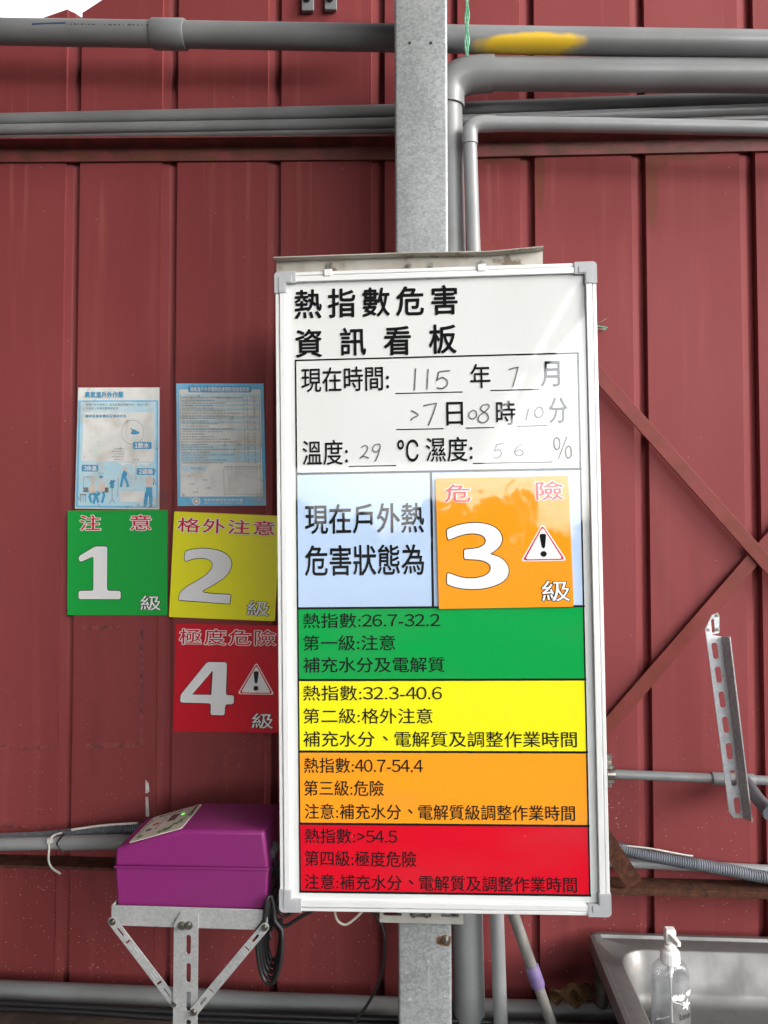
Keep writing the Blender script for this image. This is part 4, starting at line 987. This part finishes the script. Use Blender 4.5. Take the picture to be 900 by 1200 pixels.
strap((131.5,1080), (205,1176), YF-.0125, 10.5); strap((310,1087), (227,1186), YP-.003, 10.5)
# the box
pbx = thing('purple_box', 'purple plastic control box with sloping panel on a bracket', 'control box', P(225, 1063, .07))
def ext(px, y0, y1, inset=0):
    pts = [P(a, b, YF) for a, b in px]; c = sum(pts, Vector((0,0,0)))/len(pts)
    return [p+Vector((0,y0,0)) for p in pts], [p+Vector((0,y1,0)) for p in pts]
bl = [(134.8,1014.5),(138,1063.5),(311.5,1068),(314,1017.5)]
a, b_ = ext(bl, 0, BD); MB().loft([a, b_], True, True).build('body', M['purple'], pbx, bevel=.003, seg=3)
ll = [(134.2,1015.5),(135.5,994.5),(214,972.5),(309.5,974.5),(314.6,1018.5)]
a, b_ = ext(ll, -.0012, BD+.0012); ld = MB().loft([a, b_], True, True).build('lid', M['purple'], pbx, bevel=.006, seg=4)
rm = MB(); rl_ = [(133.6,1016.8),(133.7,1014.6),(315.0,1017.5),(315.2,1019.8)]; a, b_ = ext(rl_, -.0022, BD+.0022); rm.loft([a, b_], True, True).build('lid_rim', M['purple'], pbx, bevel=.0009)
# label panel on the slope
s0, s1 = P(135.5,994.5,YF), P(214,972.5,YF); sdir = s1-s0; nrm = Vector((-sdir.z, 0, sdir.x)).normalized()
if nrm.z < 0: nrm = -nrm
def SP(s, y, h): return s0+sdir*s+Vector((0, .010+y*(BD-.016), 0))+nrm*h
def spq(mb, a0, b0, a1, b1, h, r=.0): 
    pts = rrect(a0, b0, a1, b1, r, 3) if r else [(a0,b0),(a1,b0),(a1,b1),(a0,b1)]
    mb.flat([[SP(p[0], p[1], h) for p in pts]])
mb = MB(); pts = rrect(.16, 0, .96, 1, .05, 4); mb.prism([[SP(p.x, p.y, .0002) for p in pts]], nrm*.0012); pn = mb.build('label_panel', M['cream'], pbx)
h0 = .0018
mb = MB(); spq(mb, .55,.52,.68,.80, h0); spq(mb, .55,.18+.32,.68,.50, h0); spq(mb, .50,.22,.62,.28, h0) if False else None
for k in range(8): spq(mb, .30+.05*k, .88, .325+.05*k, .93, h0)
for k in range(7): spq(mb, .20, .25+.09*k, .225, .30+.09*k, h0)
for k in range(5): spq(mb, .45, .30+.10*k, .465, .37+.10*k, h0)
spq(mb, .88, .60, .915, .95, h0); mb.build('display', M['display'], pbx)
spq_l = MB(); spq(spq_l, .725,.67,.77,.73, h0+.0004); spq_l.build('indicator_lamp', M['led'], pbx)
mb = MB(); mb.flat([[SP(.37+.055*math.cos(k*.5236), .56+.05*math.sin(k*.5236), h0) for k in range(12)]]); mb.build('button', M['red_btn'], pbx)
mb = MB(); mb.flat([[SP(.33+.05*math.cos(k*.5236), .36+.05*math.sin(k*.5236), h0) for k in range(12)]]); mb.build('button', M['blue_btn'], pbx)
mb = MB(); mb.flat([[SP(.28+.05*math.cos(k*.5236), .15+.05*math.sin(k*.5236), h0) for k in range(12)]]); mb.build('button', M['leaf_green'], pbx)
mb = MB()
for k in range(26):
    t = k/25; cx, cy = .60+.33*t+random.uniform(-.05,.05), .08+.55*t*t+random.uniform(-.05,.09); a = random.uniform(0, 3.1)
    mb.flat([[SP(cx+.05*math.cos(q)*math.cos(a)-.02*math.sin(q)*math.sin(a), cy+.05*math.cos(q)*math.sin(a)+.02*math.sin(q)*math.cos(a), h0+k*1e-5) for q in [i*.785 for i in range(8)]]])
mb.build('leaf_print', M['leaf_green'], pbx, normals=False)

# =================================================================== CABLES
cb = thing('coiled_cable', 'black cable coil hanging beside the purple box', 'cable', P(318, 1150, .05))
mb = MB()
for k in range(5):
    w_ = 15-k*1.9; x0 = 316+k*1.2; ztop = 1050+k*5; zbot = 1153-k*7; Y = -.012+.007*k
    W = [P(x0+w_*math.sin(a)*(.45 if math.cos(a) > .3 else 1), (ztop+zbot)/2-(zbot-ztop)/2*math.cos(a), Y+.004*math.sin(2*a)) for a in [i*2*math.pi/28 for i in range(29)]]
    mb.tube(W, .0037, 10)
mb.build('coil', M['cable'], cb, smooth=60)
mb = MB()
for pts in ([(316,985),(321,1010),(326,1035),(322,1060),(318,1090)], [(319,1000),(330,1030),(326,1060),(312,1080),(318,1100)], [(322,1020),(318,1045),(330,1072),(345,1068),(366,1062)], [(318,1030),(312,1060),(330,1085),(350,1076),(368,1066)]):
    mb.tube(curve([P(x, y, .045+i*.002) for i, (x, y) in enumerate(pts)], 8), .0033, 10)
mb.build('lead', M['cable'], cb, smooth=60)
mb = MB()
for px, py, r_ in ((317,1012,.010),(319,1000,.008),(323,990,.009)): p = P(px, py, .06); mb.tube([p, p-Vector((.004,.028,.008))], r_, 14)
mb.build('plug', M['pvc_dark'], cb, bevel=.001)
mb = MB(); mb.tube([P(318,1083,.018), P(331,1079,.018)], .006, 10); mb.build('cable_band', M['cable'], cb)
cb = MB(); cb.tube(curve([P(428,1040,.1), P(438.7,1069,.09), P(448,1085,.085), P(451,1101,.08), P(450,1125,.08), P(444,1150,.08), P(430,1178,.085), P(410,1203,.09), P(390,1225,.1)], 8), .0030, 10)
tag(cb.build('hanging_cable', M['cable'], smooth=60), 'single black cable curving down left of the column foot', 'cable')
cb = MB(); cb.tube(curve([P(391,1050,.05), P(392,1064,.05), P(395,1078,.05), P(404,1083.5,.05), P(414,1078,.05), P(426,1066,.05), P(436,1050,.05)], 8), .0024, 10)
tag(cb.build('hanging_cable', M['cable_white'], smooth=60), 'thin cream cable loop hanging under the whiteboard', 'cable')
for k, (dy, lab) in enumerate(((0, 'upper of two black cables lying under the bottom pipe'), (6.5, 'lower of two black cables lying under the bottom pipe'))):
    mb = MB(); mb.tube(curve([P(-140,1169+dy,.245), P(0,1175+dy,.245), P(100,1180+dy-k,.245), P(200,1185+dy+k,.245), P(330,1190+dy,.245), P(460,1194+dy,.245), P(600,1198+dy,.245), P(900,1206+dy,.245)], 8), .0062, 10)
    tag(mb.build('floor_cable', M['cable'], smooth=60), lab, 'cable', 'black cables along the plinth')

# =================================================================== BROOM POLE, LEAF
bp_ = thing('broom_pole', 'weathered grey pole with violet grip leaning right of the column', 'pole', P(690, 1300, .10))
q = lambda py: P(601+(py-1069.5)*.348, py, .13)
MB().tube([q(900), q(1069), q(1134)], [.0115,.0115,.0115], 18).build('shaft', M['pole'], bp_, smooth=60)
MB().tube([q(1131), q(1133), q(1153), q(1156)], [.0125,.0142,.0142,.0128], 18).build('grip', M['grip'], bp_, smooth=60)
MB().tube([q(1150), q(1250), q(1500)], [.0105,.0105,.0105], 18).build('shaft', M['pole'], bp_, smooth=60)
dl = MB(); n = 22; vs = []
rl = random.Random(3)
ctr = P(669, 1164, .265)
for j in range(n+1):
    for i in range(n+1):
        s, t = i/n*2-1, j/n*2-1
        wdt = (1-t*t*.0)*math.sqrt(max(0, 1-abs(s)**2.4))
        x = s*.046; z = t*.021*wdt*(1.0+.25*math.sin(s*5))
        y = -.012*(1-s*s)+.010*math.sin(s*7+t*3)+.008*math.cos(t*6+s*2)+rl.uniform(-.002,.002)
        vs.append(ctr+Vector((x, y, z+.0035*math.sin(s*8+1)*(1 if t > 0 else .2)+.005*s+rl.uniform(-.0008,.0008))))
dl.add(vs, [(j*(n+1)+i, j*(n+1)+i+1, (j+1)*(n+1)+i+1, (j+1)*(n+1)+i) for j in range(n) for i in range(n)])
tag(dl.build('dry_leaf', M['dry_leaf'], smooth=50), 'crumpled brown dry leaf lying on the bottom pipe', 'leaf')

# =================================================================== SINK
zr = P(697, 1092, .33).z; x0 = P(697, 1092, .33).x-.014
x1s, y0s, y1s = x0+.80, -.26, .33
sink = thing('steel_sink', 'dull stainless steel sink against the wall, lower right', 'sink', (x0+.4, .03, 0))
def rloop(xa, ya, xb, yb, r, z, n=8): return [Vector((p.x, p.y, z)) for p in rrect_n(xa, ya, xb, yb, r, n)]
def rrect_n(xa, ya, xb, yb, r, n):
    out = []
    for cx, cy, a0 in ((xb-r, yb-r, 0), (xa+r, yb-r, 90), (xa+r, ya+r, 180), (xb-r, ya+r, 270)):
        for k in range(n+1):
            a = R(a0+90*k/n); out.append(Vector((cx+r*math.cos(a), cy+r*math.sin(a))))
    return out
loops = [rloop(x0-.002, y0s-.002, x1s+.002, y1s+.002, .020, zr-.030), rloop(x0-.002, y0s-.002, x1s+.002, y1s+.002, .020, zr-.004), rloop(x0, y0s, x1s, y1s, .019, zr), rloop(x0+.010, y0s+.010, x1s-.010, y1s-.010, .016, zr),
         rloop(x0+.013, y0s+.013, x1s-.013, y1s-.013, .015, zr-.006), rloop(x0+.045, y0s+.045, x1s-.045, y1s-.052, .065, zr-.007), rloop(x0+.049, y0s+.049, x1s-.049, y1s-.056, .063, zr-.010),
         rloop(x0+.060, y0s+.060, x1s-.060, y1s-.066, .060, zr-.090), rloop(x0+.068, y0s+.068, x1s-.068, y1s-.074, .058, zr-.105), rloop(x0+.085, y0s+.085, x1s-.085, y1s-.090, .055, zr-.112), rloop(x0+.30, y0s+.26, x1s-.30, y1s-.26, .03, zr-.114)]
MB().loft(loops, False, True).build('basin', M['steel'], sink, smooth=60)
lg = MB()
for x, y in ((x0+.02, y1s-.03), (x0+.02, y0s+.03), (x1s-.02, y1s-.03), (x1s-.02, y0s+.03)):
    MB().tube([(x, y, 0), (x, y, zr-.012)], .015, 18).build('leg', M['leg'], sink, smooth=60)

# =================================================================== SOAP BOTTLE
fz = zr-.1125
bc = P(787, 1200, .18); bc = Vector((bc.x, .185, fz))
bt = thing('soap_bottle', 'clear pump bottle with white flower print standing in the sink', 'bottle', bc)
ang = R(18)
def oval(rx, ry, z, n=36, e=2.6):
    out = []
    for k in range(n):
        a = k*2*math.pi/n; c, s = math.cos(a), math.sin(a)
        x = rx*abs(c)**(2/e)*(1 if c >= 0 else -1); y = ry*abs(s)**(2/e)*(1 if s >= 0 else -1)
        out.append(bc+Vector((x*math.cos(ang)-y*math.sin(ang), x*math.sin(ang)+y*math.cos(ang), z)))
    return out
prof_ = [(.030,.019,0),(.037,.024,.002),(.0395,.026,.008),(.0395,.026,.085),(.039,.0255,.108),(.036,.024,.119),(.029,.021,.127),(.019,.018,.131),(.0135,.0135,.132),(.0135,.0135,.137)]
MB().loft([oval(a, b, z) for a, b, z in prof_], True, False).build('bottle_body', M['clear'], bt, smooth=50)
liq = [(.034,.021,.003),(.0380,.0245,.009),(.0380,.0245,.085),(.0376,.0241,.100)]
MB().loft([oval(a, b, z) for a, b, z in liq], False, True).build('liquid', M['clear'], bt, smooth=50)
mb = MB(); cz0 = bc+Vector((0,0,.133))
ribl = lambda r, z, rib=0: [bc+Vector(((r+(rib if k % 2 else 0))*math.cos(k*math.pi/24), (r+(rib if k % 2 else 0))*math.sin(k*math.pi/24), z)) for k in range(48)]
mb.loft([ribl(.0190,.128), ribl(.0195,.130,.0007), ribl(.0186,.150,.0007), ribl(.0172,.153), ribl(.0135,.154), ribl(.0128,.160), ribl(.0110,.162)], True, True).build('collar', M['pump'], bt, smooth=25)
mb = MB(); mb.tube([bc+Vector((0,0,.160)), bc+Vector((0,0,.172))], .0052, 14); mb.build('pump_stem', M['pump'], bt, smooth=60)
mb = MB(); A_ = bc+Vector((0,0,0))
hv = [(-.0100,-.0085),(.0100,-.0085),(.0105,.0095),(-.0105,.0095)]
mb.loft([[A_+Vector((x*.72, y*.75, .167)) for x, y in hv], [A_+Vector((x, y, .175)) for x, y in hv], [A_+Vector((x, y-.002, .194)) for x, y in hv], [A_+Vector((x*.9, y*.9-.002, .197)) for x, y in hv]], True, True)
mb.loft([[A_+Vector((x, -.008, z)) for x, z in ((-.006,.177),(.006,.177),(.006,.191),(-.006,.191))], [A_+Vector((x+.008, -.034, z)) for x, z in ((-.004,.176),(.004,.176),(.004,.185),(-.004,.185))]], True, True)
mb.build('pump_head', M['pump'], bt, bevel=.0012)
mb = MB(); mb.tube([bc+Vector((0,0,.135)), bc+Vector((0,0,.108))], .0065, 14); mb.tube([bc+Vector((0,0,.108)), bc+Vector((0,0,.098))], .0045, 14); mb.tube([bc+Vector((0,0,.098)), bc+Vector((.004,.004,.006))], .0022, 10)
mb.build('dip_tube', M['pump'], bt, smooth=60)
# prints on the front right of the bottle
def bpt(u, z, d=.0006): # u: arc position along the front of the oval, 0 = middle, right positive (metres)
    rx, ry, e = .0395+d, .026+d, 2.6
    x = max(-rx*.999, min(rx*.999, u)); y = -ry*(1-abs(x/rx)**e)**(1/e)
    return bc+Vector((x*math.cos(ang)-y*math.sin(ang), x*math.sin(ang)+y*math.cos(ang), z))
mb = MB()
def petal(u, z, l, wd, a, k=[0]):
    k[0] += 1; pts = [(0,0),(.35*l,wd),(.7*l,.8*wd),(l,0),(.7*l,-.8*wd),(.35*l,-wd)]
    mb.flat([[bpt(u+x*math.cos(a)-y*math.sin(a), z+x*math.sin(a)+y*math.cos(a), .0006+k[0]*1e-5) for x, y in pts]])
for (u, z, n3, sc3) in ((-.007,.066,4,1.0), (.006,.064,4,1.1), (.019,.055,5,.9), (.026,.070,4,.9)):
    for k in range(n3): petal(u, z, .014*sc3, .003*sc3, R(50+80*k/(n3-1)) if n3 == 4 else R(360*k/n3))
ribbon(mb, curve([Vector(v) for v in ((-.014,.068),(-.006,.063),(.004,.060),(.012,.055),(.024,.050))], 5), .0014, lambda u, z, e: bpt(u, z, .0007+e))
mb.build('flower_print', M['pump'], bt, normals=False)
mb = MB(); set_line(mb, 'Lotus', lambda s, t, d: bpt(.003+.026*s, .028+.0110*t, .0007+d), .035, 8); mb.build('brand_lettering', M['black'], bt, normals=False)
